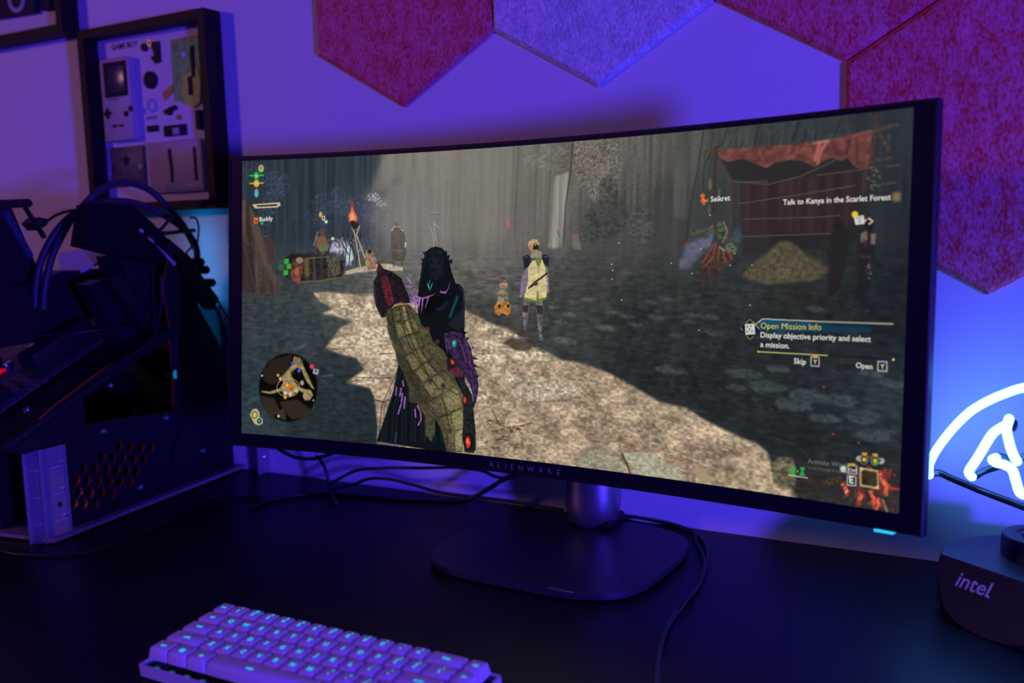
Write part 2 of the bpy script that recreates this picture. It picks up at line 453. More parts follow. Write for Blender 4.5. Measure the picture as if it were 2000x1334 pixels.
# --- blue foliage
def leaves(cx, cy, rx, ry, n, cols, s=2.0, a=.7):
    n = int(n*1.9); s *= 1.15
    for i in range(n):
        t = RNG.random()*6.283; k = RNG.random()**.6
        x = cx+rx*k*math.cos(t); y = cy+ry*k*math.sin(t); L = s*(.6+RNG.random()*1.2); b = RNG.random()*6.283
        line([(x,y),(x+L*math.cos(b),y+L*math.sin(b))], s*.55, cols[int(RNG.random()*len(cols))], a*(.4+.6*RNG.random()))
BL = [(84,92,136),(68,76,112),(104,112,152),(54,62,92),(74,86,120)]
for x, y, rx, ry, a in ((540,360,24,22,.45),(528,395,18,20,.35),(505,332,20,10,.3),(650,398,40,20,.5),(705,405,44,24,.5),(622,424,26,16,.4),(690,440,44,22,.45),(745,378,18,18,.35),(772,352,14,14,.22),(660,376,12,10,.3)):
    for k in range(5): blob(x+(RNG.random()-.5)*rx, y+(RNG.random()-.5)*ry, rx*.5, ry*.5, (62,66,98) if k % 2 else (44,50,74), a*.6, 4, .5)
leaves(540,360,26,26,190,BL); leaves(500,335,28,20,70,BL,a=.4); leaves(532,392,22,22,90,BL,a=.6); leaves(480,345,10,40,40,BL,a=.4)
leaves(525,418,24,18,70,BL,a=.6); leaves(520,450,14,16,40,BL,a=.6)
for i in range(18):
    a0 = (640+RNG.random()*110, 400+RNG.random()*40); line([a0,(a0[0]+RNG.random()*30-15,a0[1]-16-RNG.random()*18)], 1.3, (50,54,72), .6)
leaves(650,398,44,24,210,BL); leaves(705,405,50,26,210,BL); leaves(620,425,30,20,80,BL,a=.5); leaves(680,445,60,24,170,[(46,54,74),(60,68,92),(40,46,62)],a=.6)
leaves(745,372,20,22,60,[(92,94,110),(110,110,122)],a=.6); leaves(770,350,16,20,40,[(96,98,110)],a=.5)
leaves(728,385,14,9,50,[(220,222,240),(180,184,214),(240,240,250)],1.8,.95); leaves(744,398,10,6,22,[(226,228,242)],1.6,.9)
leaves(655,375,10,10,30,BL,a=.6); leaves(735,430,24,22,70,[(80,86,110),(64,70,96)],a=.5)
# bright gap behind the trunks
blob(662,482,16,12,(196,196,222),.75,3); poly([(672,482),(684,480),(690,505),(678,520),(672,500)], (214,228,230), .8, 2); blob(652,488,12,5,(190,180,214),.8,2); ell(672,516,4,4,(128,158,214),.9,1); ell(682,516,4,3,(128,158,214),.8,1)
for pts in ([(668,452),(676,480),(672,522)],[(690,452),(684,480),(680,520)],[(660,460),(668,476),(680,498)],[(704,455),(698,490),(694,520)],[(678,455),(688,486),(692,500)]): line(pts, 2.4, (34,38,48), .95)
leaves(668,470,24,8,34,[(200,204,226)],1.4,.8); leaves(702,485,8,8,14,[(200,204,236)],1.4,.8)
# --- tent at the far left
poly([(468,388),(486,396),(500,430),(522,490),(540,548),(541,575),(468,572)], (74,58,54), 1, 1, .55+.6*NVERT+.2*N2)
poly([(486,396),(500,430),(540,548),(534,560),(508,500),(488,440)], (92,74,66), .7, 1)
poly([(470,470),(484,480),(500,572),(470,572)], (46,38,40), .6, 2)
line([(480,430),(500,565)], 2, (38,30,32), .8, 1); line([(476,480),(496,560)], 2, (104,84,72), .5, 1)
poly([(512,465),(532,462),(536,510),(524,520)], (78,48,50), .8, 2)
# --- wagon with crates, small figures, canisters
poly([(556,500),(600,494),(650,500),(672,510),(668,545),(570,552),(556,540)], (44,42,44), 1, 2, .6+.7*N2)
for x in (598,612,626,640,652): line([(x,502),(x+2,546)], 6, (60,54,50) if x % 4 else (82,70,52), .8, 1)
poly([(634,500),(662,497),(664,535),(648,540)], (98,92,80), .8, 1, .5+.8*N1); poly([(592,508),(602,506),(604,540),(594,540)], (120,98,48), .7, 1)
line([(575,551),(620,549),(668,542),(674,532)], 3, (124,98,66), .9, 1); line([(590,506),(640,501)], 2, (122,110,70), .8)
poly([(612,488),(620,470),(632,468),(644,486),(640,500),(616,498)], (70,66,62), .9, 1, .5+.9*N2); ell(629,453,6,8,(92,64,58),1,1); poly([(618,462),(634,460),(642,482),(628,494),(616,480)], (132,88,62), .9, 1); poly([(622,478),(640,478),(640,490),(624,492)], (94,118,72), .9, 1)
line([(620,452),(612,480)], 2.5, (150,140,110), .8); line([(638,470),(648,466)], 1.8, (120,100,70), .9); ell(649,466,3.2,3.2,(214,200,160),1)
leaves(660,482,10,14,22,[(46,42,44),(60,54,54)],2.6,.8)
ell(576,504,15,9,(34,30,32),1,1); poly([(566,486),(580,494),(578,500),(566,492)], (60,48,40), 1, 1); poly([(572,506),(590,502),(594,520),(584,556),(570,552),(566,530)], (110,54,48), 1, 1, .6+.7*N2); ell(584,508,7,6,(150,130,112),.9,1); ell(579,530,5,8,(176,92,58),.9,1); ell(580,546,6,6,(150,66,60),.9,1)
for x, y in ((558,510),(563,520),(557,532),(547,522)): poly([(x-4,y-4),(x+5,y-5),(x+5,y+5),(x-4,y+6)], (42,196,58) if x > 550 else (34,120,52), .95, 1)
# --- torch
for a, b in (((693,462),(704,528)),((696,460),(712,505)),((693,462),(686,440)),((694,462),(702,440))): line([a,b], 2.6, (196,176,130), .95)
line([(693,460),(695,475)], 5, (150,124,80), 1); blob(692,438,9,8,(46,36,34),1,1); line([(684,446),(692,450),(700,444)], 2, (128,108,76), .9)
poly([(681,434),(679,420),(684,412),(686,400),(692,414),(697,424),(696,434),(688,430)], (236,104,58), 1, 1); poly([(683,430),(684,418),(688,414),(693,426),(690,430)], (255,158,96), 1, 1); poly([(684,402),(686,392),(689,396),(690,408)], (190,52,56), .9, 1); poly([(680,398),(688,390),(690,396)], (150,40,50), .6, 2)
# lit ground strip, antlered lantern post
poly([(672,530),(700,522),(735,516),(760,515),(786,522),(786,529),(740,528),(700,532),(674,537)], (206,184,150), .9, 1, .75+.4*N1)
ell(720,498,9,11,(142,122,88),1,1,mod=.7+.5*N2); ell(721,491,4,4.5,(60,48,40),1); ell(721,491,1.8,2,(20,18,18),1); poly([(714,504),(730,500),(734,525),(718,528)], (170,112,92), .95, 1, .7+.5*N2); ell(716,513,4,6,(170,160,70),.9,1); ell(732,508,4,4,(96,134,140),.9,1)
line([(714,480),(711,468),(706,458)], 2, (52,60,72), .9, taper=True); line([(722,480),(720,470),(716,456)], 3, (40,50,68), .95, taper=True); line([(732,488),(738,512)], 1.6, (70,58,48), .9)
# --- pale ground ripples and far shapes in the mist
for i in range(70):
    x = 890+RNG.random()*140; y = 512+RNG.random()*40; line([(x,y),(x+10+RNG.random()*24,y+1)], 1+RNG.random()*1.5, (128,124,116) if RNG.random() < .5 else (66,64,62), .35, 1)
poly([(764,448),(775,440),(788,448),(793,480),(792,496),(788,510),(764,508),(762,480)], (84,74,68), .95, 1, .8+.3*N2); line([(765,448),(770,443),(778,442),(785,450)], 2.6, (224,150,122), .9); ell(774,438,3.4,4,(96,84,76),1,1); ell(765,449,1.5,1.8,(240,210,190),1); ell(786,450,1.5,1.8,(240,210,190),1)
line([(791,473),(791,483)], 3, (224,232,226), .95); line([(766,488),(786,490)], 2, (140,92,84), .7); line([(768,508),(768,520)], 4, (78,72,70), .8); line([(784,508),(784,518)], 4, (78,72,70), .8)
for pts in ([(838,442),(845,458),(847,482)],[(846,436),(850,460),(854,478)],[(848,436),(857,446)],[(845,430),(848,440)]): line(pts, 1.3, (176,182,206), .85)
line([(840,414),(856,415)], 2.4, (150,152,182), .8, 1); line([(838,418),(858,419)], 3, (92,92,100), .6, 1)
for a in ((880,458),(900,452),(916,466),(892,478)): line([a,(900,492)], 2.4, (100,100,112), .55, 1)
blob(900,488,18,12,(88,82,82),.45,3)
# second torch
ell(992,438,3.4,6,(232,84,52),1,1); line([(992,444),(990,472)], 2.4, (74,68,62), .7, 1)
# --- beasts of burden
blob(1120,478,20,12,(70,82,84),.85,2,.2); poly([(1098,470),(1112,476),(1096,505),(1084,508)], (88,100,98), .7, 3); ell(1123,463,7,7,(150,96,76),.8,1); poly([(1116,470),(1130,466),(1134,488),(1120,486)], (128,128,100), .7, 1); line([(1108,494),(1110,512)], 2.4, (60,54,52), .8); line([(1118,490),(1114,510)], 2.4, (76,66,62), .8); line([(1088,450),(1092,462)], 2, (66,70,70), .8); leaves(1120,470,20,14,40,[(84,100,104),(120,120,96),(150,90,70)],2.4,.5)
poly([(1326,512),(1334,486),(1352,468),(1378,460),(1392,464),(1386,484),(1362,504),(1344,526),(1326,524)], (82,88,114), .95, 3, .65+.6*N4); poly([(1344,478),(1372,464),(1386,468),(1376,480),(1352,494)], (98,100,128), .7, 2, .7+.5*N2)
poly([(1348,450),(1368,448),(1390,444),(1402,432),(1416,438),(1424,460),(1412,474),(1392,462),(1350,458)], (62,84,64), 1, 2, .6+.7*N2)
line([(1412,432),(1420,452),(1410,474)], 2.2, (198,108,72), .85); line([(1392,440),(1386,446)], 3, (170,82,66), .9); ell(1388,462,4,5,(70,92,168),.95,1)
blob(1440,462,14,14,(58,76,76),.9,3); blob(1425,486,12,13,(104,124,94),.8,2); ell(1430,486,2,2,(30,36,34),1); ell(1424,481,1.8,1.8,(30,36,34),1); leaves(1440,460,16,16,40,[(70,92,104),(50,66,80)],3,.6)
poly([(1372,500),(1398,478),(1414,490),(1432,494),(1424,512),(1414,522),(1404,540),(1388,536),(1372,540),(1366,524)], (72,48,44), .95, 2, .6+.6*N2)
for pts in ([(1398,476),(1390,504),(1376,520)],[(1404,480),(1402,510)],[(1410,484),(1416,512)],[(1418,486),(1430,508)],[(1396,474),(1372,512)],[(1344,472),(1336,482)]): line(pts, 3, (164,66,52), .85, 1)
line([(1404,482),(1414,490)], 2.4, (98,176,150), .9)
for pts in ([(1374,536),(1372,566)],[(1388,536),(1390,564)],[(1402,536),(1408,562)],[(1412,520),(1408,538)]): line(pts, 6, (62,48,46), .9, 1)
ell(1390,566,36,4,(30,34,36),.4,3)
# --- stall with red awning
poly([(1436,300),(1716,262),(1700,360),(1690,470),(1640,480),(1450,500),(1444,360)], (44,38,44), .8, 3, .7+.4*NV2)
poly([(1448,364),(1680,330),(1672,420),(1640,460),(1452,450)], (64,34,40), .65, 3, .7+.5*NVERT)
poly([(1408,312),(1650,290),(1620,330),(1540,352),(1430,352)], (38,36,38), .85, 2)
for pts in ([(1430,354),(1500,360),(1560,345),(1620,318),(1650,300)],[(1440,398),(1560,380),(1670,362)],[(1444,356),(1500,354)],[(1450,428),(1600,424),(1640,420)],[(1596,342),(1690,330)],[(1450,462),(1620,456)]): line(pts, 1.8, (96,84,66), .75)
poly([(1395,292),(1460,288),(1540,282),(1620,272),(1708,251),(1706,300),(1698,328),(1680,330),(1668,326),(1655,308),(1640,314),(1625,308),(1600,318),(1590,326),(1566,314),(1540,312),(1512,318),(1496,328),(1474,320),(1450,310),(1420,316),(1402,304)], (132,62,56), 1, 1, .60+.4*N4+.25*N2)
for pts, w, c, a in ([[(1470,292),(1440,304)],5,(104,44,42),.7],[[(1540,284),(1500,312)],6,(112,48,46),.6],[[(1600,278),(1590,316)],5,(222,104,84),.8],[[(1615,276),(1600,300),(1596,322)],4,(228,112,88),.8],[[(1622,276),(1640,300)],4,(92,36,38),.8],[[(1660,266),(1652,302)],5,(70,32,38),.9],[[(1672,264),(1674,320)],4,(84,38,42),.8],[[(1655,270),(1690,258)],4,(150,66,62),.7],[[(1585,280),(1620,274)],3,(230,140,110),.8],[[(1410,292),(1396,296)],3,(196,84,66),.8],[[(1560,284),(1545,310)],4,(168,72,62),.7],[[(1690,262),(1686,322)],6,(120,52,50),.7],[[(1480,292),(1490,316)],4,(160,70,62),.6]): line(pts, w, c, a, 2)
for a, b, w in (((1398,286),(1392,420),6),((1372,297),(1408,294),4),((1432,355),(1432,430),5),((1712,225),(1700,330),9),((1690,330),(1684,380),7),((1706,256),(1754,242),4.5),((1716,262),(1736,290),4),((1735,262),(1732,300),3),((1705,312),(1742,308),4),((1728,325),(1756,322),3),((1400,318),(1430,358),3),((1396,420),(1398,470),6),((1720,360),(1750,356),3)): line([a,b], w, (84,64,52) if w < 5 else (66,50,46), .95, 1, .7+.5*N1)
line([(1376,300),(1372,370)], 1.6, (34,34,34), .8); ell(1386,360,4,12,(124,100,76),.8,1); ell(1404,376,3,8,(120,92,66),.7,1); ell(1384,410,3,10,(112,90,68),.7,1)
leaves(1706,345,14,24,50,[(44,34,36),(74,60,54),(150,130,110)],3,.7)
# --- hay
poly([(1448,540),(1462,520),(1490,500),(1508,482),(1522,470),(1540,470),(1552,478),(1572,496),(1604,512),(1618,530),(1590,548),(1500,556)], (86,76,54), 1, 3, .62+.25*N1+.35*N2+.15*N3)
for i in range(300):
    t = RNG.random(); y = 474+70*t**.7; hw = 18+66*t; x = 1534+(RNG.random()-.5)*2*hw; b = RNG.random()*3.14
    line([(x,y),(x+6*math.cos(b),y+4*math.sin(b))], .9, (126,112,76) if RNG.random() < .5 else (56,50,38), .4)
# --- two dark helpers at the right
poly([(1628,448),(1640,440),(1652,446),(1656,500),(1640,560),(1622,580),(1614,570),(1622,520),(1612,490),(1600,486),(1604,470),(1622,466)], (34,28,32), .92, 2); ell(1636,440,9,10,(30,26,28),1,2); blob(1612,478,12,10,(48,40,38),.7,2)
poly([(1678,448),(1694,444),(1710,452),(1708,500),(1700,520),(1698,560),(1684,590),(1668,588),(1676,530),(1672,500)], (30,28,34), .95, 2); ell(1697,440,9,11,(30,24,28),1,1); poly([(1680,456),(1692,450),(1694,468),(1680,474)], (128,104,92), .9, 1); poly([(1700,456),(1710,456),(1708,478),(1700,476)], (138,112,100), .9, 1); line([(1686,468),(1690,482)], 4, (96,40,40), .8, 1); line([(1676,500),(1702,502)], 3, (70,48,42), .8, 1); leaves(1696,530,4,16,14,[(120,116,120)],2.4,.7)
# --- drifting light between the walls
poly([(748,298),(1080,278),(1090,470),(1010,520),(880,530),(770,500),(708,420),(728,360)], (128,122,112), .30, 26)
poly([(930,300),(1000,290),(985,480),(900,500)], (134,128,116), .16, 20)
poly([(1080,280),(1380,250),(1400,520),(1100,560)], (92,90,86), .18, 30)
poly([(1380,250),(1760,220),(1750,560),(1400,560)], (66,72,74), .14, 30)
L_ = IMG.mean(2, keepdims=True); IMG[:] = L_+(IMG-L_)*.78
# --- stones of the shaded ground
def stone(x, y, w, h, c, a=.8, rot=.12):
    n = 9; t = np.linspace(0, 2*np.pi, n, endpoint=False); k = .75+.5*RNG.random(n)
    px = w*k*np.cos(t); py = h*k*np.sin(t)
    poly(np.stack([x+px*math.cos(rot)-py*math.sin(rot), y+px*math.sin(rot)+py*math.cos(rot)], 1), c, a, 2, .65+.5*N2+.25*N1)
for x, y, w, h in ((1350,615,18,5),(1385,618,22,6),(1345,628,14,4),(1395,650,20,7),(1300,585,16,4),(1270,590,14,4),(1222,618,16,4),(1280,620,18,5),(1240,634,14,4),(1450,730,36,9),(1520,720,24,8),(1502,755,38,14),(1440,757,22,7),(1580,775,36,13),(1640,782,34,12),(1550,790,44,12),(1610,818,30,9),(1680,815,38,14),(1710,850,44,14),(1740,750,30,8),(1310,722,30,9),(1320,655,16,4),(1100,665,24,7),(1080,600,14,5),(1110,615,13,5),(1095,630,13,5),(1120,590,12,4),(1150,585,14,4),(1060,580,16,4),(980,575,14,4),(935,570,12,4),(1000,598,10,4),(1200,610,12,4),(1530,655,26,7),(1595,605,26,6),(1700,730,30,7),(1180,640,22,5)):
    stone(x, y, w, h, (74,84,88) if x > 1200 else (98,100,96), .5)
for i in range(170):
    x = 930+RNG.random()*820; y = 555+RNG.random()*150; L = 4+RNG.random()*16; line([(x,y),(x+L,y+1.5)], .8+RNG.random()*2, (84,88,88) if RNG.random() < .45 else (26,30,34), .3, 1)
for i in range(160):
    x = 1300+RNG.random()*450; y = 690+RNG.random()*230; L = 5+RNG.random()*22; line([(x,y),(x+L,y+3+RNG.random()*3)], .8+RNG.random()*2.4, (72,84,92) if RNG.random() < .4 else (22,27,31), .3, 1)
for i in range(150):
    x = 475+RNG.random()*250; y = 590+RNG.random()*260; L = 5+RNG.random()*18; line([(x,y),(x+L,y-2)], 1+RNG.random()*3, (70,90,98) if RNG.random() < .4 else (26,36,44), .25, 2)
line([(572,684),(596,674)], 4, (96,118,126), .5, 2); line([(478,790),(500,776)], 8, (78,100,108), .4, 4); line([(628,735),(650,733)], 2, (120,136,136), .5, 1)
# --- sunlit ground
LIT = [(610,572),(640,570),(700,576),(740,574),(800,590),(880,600),(907,606),(934,619),(962,633),(990,642),(1012,656),(1045,678),(1068,688),(1097,704),(1127,708),(1155,716),(1190,730),(1250,762),(1286,785),(1340,797),(1369,817),(1412,839),(1451,857),(1480,868),(1498,885),(1506,905),(1512,930),(1540,950),(1560,975),(1450,962),(1150,918),(905,890),(735,866),(737,835),(734,806),(730,776),(722,758),(676,747),(692,735),(711,722),(695,699),(664,692),(634,680),(649,660),(664,640),(690,628),(655,618),(628,612),(650,603),(626,590)]
SAND = .70+.16*N1+.22*N2+.22*N3
poly(LIT, (178,157,132), 1, 3, SAND)
lm = np.zeros((TH, TW), np.float32); mk = mask(tex(LIT), 2); lm[mk[0]:mk[0]+mk[2].shape[0], mk[1]:mk[1]+mk[2].shape[1]] = mk[2]
OLD = IMG.copy()
for x, y, w, h in ((740,650,36,14),(690,665,34,8),(740,690,40,10),(700,600,50,9),(650,585,26,5),(760,600,30,8),(950,672,30,9),(985,655,24,7),(1040,695,44,10),(1075,765,44,15),(960,700,30,10),(1010,640,24,6),(720,740,30,9),(950,640,22,7),(940,770,22,12),(1010,740,40,8),(740,725,30,8)):
    stone(x, y, w, h, (210,194,168), .6, .03)
for pts in ([(730,652),(738,664),(760,668)],[(634,681),(664,682),(692,678)],[(692,737),(740,739),(766,738)],[(738,692),(768,690)],[(676,747),(700,742)],[(960,800),(975,830),(1000,836),(1040,826)],[(975,620),(985,630)],[(1040,676),(1064,690)],[(730,780),(748,786),(764,780)]): line(pts, 2, (60,46,36), .75, 1)
for q in ([(1004,748),(1050,735),(1110,740),(1130,760),(1100,782),(1030,786),(1000,772)],[(930,676),(985,662),(1000,676),(965,690),(930,692)],[(1000,690),(1045,684),(1075,700),(1030,712)],[(700,650),(728,636),(766,640),(768,672),(730,676)],[(722,700),(768,694),(770,726),(716,722)],[(640,606),(740,598),(744,624),(700,632)],[(640,672),(700,664),(712,678),(660,686)]):
    poly(q, (206,192,168), .5, 3, .7+.3*N2+.2*N1); line(q[3:5]+q[5:6], 1.6, (84,66,52), .6, 1)
for i in range(60):
    x = 970+RNG.random()*480; y = 812+(x-970)*.12+RNG.random()*70; blob(x, y, 10+RNG.random()*16, 4+RNG.random()*5, (112,86,66) if RNG.random() < .6 else (196,174,148), .26, 3, .5)
for i in range(60):
    x = 950+RNG.random()*70; y = 820+RNG.random()*60; b2 = RNG.random()*3.14; line([(x,y),(x+9*math.cos(b2),y+4*math.sin(b2))], 2, (44,32,24), .6, 1)
for i in range(1500):
    x = 640+RNG.random()*860; y = 610+RNG.random()*340; b = RNG.random()*3.14; L = 3+RNG.random()*9
    if y < 760 and x < 930: continue
    dk_ = RNG.random() < .55
    line([(x,y),(x+L*math.cos(b),y+L*.45*math.sin(b))], .9+RNG.random()*1.5, (104,82,64) if dk_ else (212,194,168), .42 if dk_ else .42)
for i in range(150):
    x = 960+RNG.random()*540; y = 800+RNG.random()*150; blob(x, y, 2+RNG.random()*5, 1.5+RNG.random()*2.5, (96,76,58), .35, 2)
for i in range(90):
    x = 1180+RNG.random()*300; y = 800+RNG.random()*120; L = 6+RNG.random()*14; line([(x,y),(x+L,y+3+RNG.random()*5)], 1.2, (236,216,190), .65)
IMG[:] = OLD*(1-lm[..., None])+IMG*(.80+.22*N2+.14*N3-.06)[..., None]*lm[..., None]
poly([(1126,900),(1136,882),(1165,878),(1196,882),(1214,900),(1222,930),(1130,915)], (158,150,128), .95, 1, .7+.3*N2+.2*N1)
poly([(1214,886),(1240,882),(1276,888),(1310,912),(1345,942),(1240,928),(1228,910)], (170,166,142), .95, 1, .75+.3*N2+.15*N1); line([(1214,886),(1224,908),(1230,925)], 3, (52,40,32), .8, 1)
poly([(1352,920),(1375,915),(1392,940),(1372,946)], (164,142,114), .9, 1); poly([(1398,925),(1425,918),(1432,935),(1412,948),(1396,942)], (168,146,116), .9, 1, .7+.5*N2)
poly([(1504,905),(1524,892),(1546,895),(1556,920),(1552,950),(1530,958),(1508,940)], (110,104,82), 1, 2, .5+.6*N2+.2*N1)
# shadow of the standing person
poly([(980,668),(1000,660),(1030,664),(1050,672),(1030,686),(1004,684)], (52,46,42), .75, 3)
# --- person in a pale coat
h = lambda *q: [(700+x/2.9, 440+y/2.9) for x, y in q]
poly(h((930,425),(965,425),(962,500),(950,600),(955,640),(928,642),(918,628),(936,600),(926,500)), (112,104,112), 1, 0, .7+.5*N2); poly(h((1000,425),(1040,425),(1044,500),(1034,610),(1048,655),(1022,650),(1012,560),(1006,490)), (104,98,106), 1, 0, .7+.5*N2)
poly(h((925,455),(960,452),(958,495),(930,492)), (52,44,46), .9); poly(h((1004,452),(1042,455),(1040,505),(1010,500)), (50,42,44), .9); poly(h((918,600),(950,590),(952,640),(906,625)), (64,52,54), .9, 1)
poly(h((945,235),(972,235),(962,320),(935,395),(912,385),(918,310)), (128,112,136), 1, 0, .8+.3*N2); poly(h((1042,230),(1072,245),(1078,380),(1062,395),(1052,320)), (136,120,142), 1, 0, .8+.3*N2)
ell(700+918/2.9, 440+400/2.9, 3.4, 3, (150,120,120)); 
poly(h((960,235),(985,200),(1040,195),(1056,240),(1066,330),(1064,405),(1000,425),(935,408),(958,320)), (206,192,142), 1, 0, .85+.25*N2)
poly(h((998,190),(1038,190),(1030,215),(1017,240),(1004,215)), (112,128,56), 1); poly(h((935,408),(1000,425),(1064,405),(1062,418),(1010,436),(930,424)), (108,122,52), 1); poly(h((1012,360),(1022,420),(1004,425)), (110,122,60), 1)
line(h((1016,240),(1020,300),(1016,360)), 1, (150,136,92), .9); line(h((960,358),(1000,320),(1030,300),(1070,268)), 3.2, (48,40,36), 1); ell(700+1000/2.9, 440+330/2.9, 5, 4.4, (70,58,46), 1); line(h((975,350),(990,335)), 3, (40,34,32), 1)
poly(h((930,178),(958,166),(975,190),(962,232),(936,250)), (34,36,44), 1); poly(h((1036,170),(1060,164),(1078,185),(1075,235),(1046,215)), (34,36,44), 1); line(h((940,185),(955,178)), 1.4, (120,124,132), .8); line(h((1050,175),(1066,182)), 1.4, (120,124,132), .8)
poly(h((972,150),(1004,140),(1036,150),(1036,186),(975,184)), (150,140,118), 1, 0, .8+.3*N1); ell(700+990/2.9, 440+112/2.9, 11.4, 12, (172,148,108), 1, 0, mod=.6+.7*N1); ell(700+972/2.9, 440+120/2.9, 4, 7, (170,124,94), 1); poly(h((985,112),(1018,105),(1020,135),(990,140)), (40,32,28), 1, 1)
for i in range(40): x = 958+RNG.random()*64; y = 80+RNG.random()*35; line(h((x,y),(x+RNG.random()*16-8,y+RNG.random()*16-4)), 1.2, (214,194,150) if RNG.random() < .6 else (110,86,58), .8)
# --- small helper in orange trousers
poly(h((768,462),(790,425),(845,425),(860,465),(858,500),(836,512),(812,495),(796,512),(772,500)), (190,124,62), 1, 0, .75+.4*N2); poly(h((784,380),(800,365),(832,365),(848,390),(845,435),(790,435)), (130,124,100), 1, 0, .7+.5*N2); ell(700+820/2.9, 440+338/2.9, 8.5, 9.5, (132,112,92), 1, 0, mod=.7+.5*N2); line(h((800,334),(838,334)), 3, (176,164,148), .9); ell(700+796/2.9, 440+458/2.9, 3, 4, (58,48,40), 1); ell(700+846/2.9, 440+458/2.9, 3, 4, (58,48,40), 1); line(h((792,390),(846,430)), 1.6, (90,60,40), .8); ell(700+806/2.9, 440+318/2.9, 4.6, 4, (128,74,56), .9, 1)
# --- cloaked figure seen from behind
poly(h((230,760),(400,600),(600,700),(600,1000),(500,1290),(100,1225),(150,1080),(190,960)), (16,20,27), 1, 1)
for i in range(22):
    x = 150+i*17; line(h((230+i*9,800+i*6),(x-20,1020),(x-40+i*2,1230)), 1.6+RNG.random()*2, (34,46,54) if i % 3 else (8,10,14), .6, 1)
line(h((212,1170),(206,1235)), 4, (46,80,92), .7, 2)
poly(h((340,340),(352,270),(360,205),(384,145),(410,126),(434,121),(470,128),(498,160),(512,200),(525,265),(548,330),(572,334),(592,360),(600,410),(598,600),(610,700),(520,760),(440,690),(380,620),(340,540),(330,440)), (15,18,23), 1, 0)
poly(h((400,150),(440,128),(470,140),(480,200),(470,300),(430,320),(400,260)), (30,40,46), .5, 5, .5+.9*N2)
for i in range(70): x = 378+RNG.random()*130; y = 140+RNG.random()*180; line(h((x,y),(x+RNG.random()*6-3,y+10)), 1, (58,70,76) if RNG.random() < .4 else (8,10,12), .4)
poly(h((500,560),(596,470),(600,580),(560,600)), (36,44,52), .6, 4); poly(h((345,420),(420,400),(520,400),(560,345),(540,400),(470,470),(380,520)), (8,9,11), .7, 3)
line(h((566,345),(592,380),(598,440)), 1.6, (70,78,88), .8, 1); line(h((350,340),(362,250),(386,160),(430,126)), 1.4, (50,60,66), .6, 1)
for q in ([(366,215),(350,185),(372,195)],[(362,235),(350,215),(366,215)],[(376,175),(358,148),(384,160)],[(500,165),(494,140),(486,152)],[(512,190),(516,165),(500,176)],[(520,215),(535,190),(506,200)],[(372,165),(374,145),(388,155)],[(524,222),(530,205),(512,208)]): poly(h(*q), (18,22,28), 1)
poly(h((386,320),(398,338),(402,362),(410,338),(420,320),(414,345),(402,370),(390,348)), (52,150,146), .95); line(h((402,310),(400,330)), 1.4, (60,160,156), .9)
line(h((560,400),(545,440),(522,500),(515,524)), 4.5, (26,104,122), .75, 2); line(h((500,430),(470,470),(440,480)), 6, (28,40,76), .8, 3); line(h((590,480),(540,540)), 7, (30,36,44), .7, 3); line(h((590,400),(596,560)), 3, (44,56,66), .6, 2)
PU = (142,92,160)
for q in ([(252,345),(290,350),(322,342)],[(268,292),(290,320),(318,338)],[(280,385),(300,368),(326,352)],[(300,380),(316,420),(320,470),(298,520)],[(330,400),(340,440),(332,480)],[(362,410),(358,470),(350,500)],[(395,400),(385,440),(375,470)],[(310,400),(296,440),(284,480)],[(330,420),(318,480),(300,515)],[(300,395),(360,415),(420,395),(430,385)],[(460,375),(490,385),(505,360),(518,320)],[(470,380),(500,375)],[(345,415),(340,480)]): line(h(*q), 4.2, PU, .95, 0, .75+.5*N2, taper=True)
for q in ([(345,420),(330,470),(312,508)],[(275,300),(300,330)]): line(h(*q), 1.6, (190,146,206), .8)
# shield-like head of the weapon, stone club
poly(h((82,320),(100,290),(118,215),(140,245),(188,262),(240,300),(282,400),(290,440),(200,450),(150,520),(128,524),(96,460),(84,390)), (34,27,34), 1, 0, .7+.5*N2); poly(h((98,262),(110,212),(136,240),(128,268)), (66,30,40), 1, 1); poly(h((120,295),(150,282),(180,350),(200,440),(165,462),(140,380)), (92,32,44), .9, 1, .7+.5*N2); line(h((160,290),(196,436)), 2, (120,52,62), .7, 1); poly(h((228,330),(242,292),(244,340)), (20,16,20), 1); poly(h((165,285),(190,264),(180,300)), (14,12,16), 1); line(h((84,330),(100,460),(130,520)), 2, (70,70,78), .7, 1)
poly(h((200,450),(235,436),(276,448),(240,480)), (178,116,86), .9, 1)
CL_ = [(150,505),(200,458),(280,446),(335,500),(352,560),(400,600),(420,660),(480,710),(520,790),(548,880),(592,960),(592,1090),(560,1180),(586,1284),(498,1288),(470,1170),(432,1090),(430,1180),(410,1225),(378,1190),(375,1080),(330,1010),(284,1000),(285,930),(250,830),(214,770),(210,700),(182,610)]
poly(h(*CL_), (84,80,58), 1, 0, .55+.35*N2+.30*N1)
AX = [(222,462,68),(238,545,80),(262,630,84),(300,720,86),(346,800,88),(402,872,98),(462,960,108),(520,1060,78),(548,1160,46),(544,1284,44)]
def axp(i, s):
    x, y, w = AX[i]; x2, y2, _ = AX[min(i+1, 9)]; x1, y1, _ = AX[max(i-1, 0)]
    d = np.array([x2-x1, y2-y1], float); d /= np.hypot(*d); n = np.array([d[1], -d[0]])
    return np.array([x, y])+n*w*s
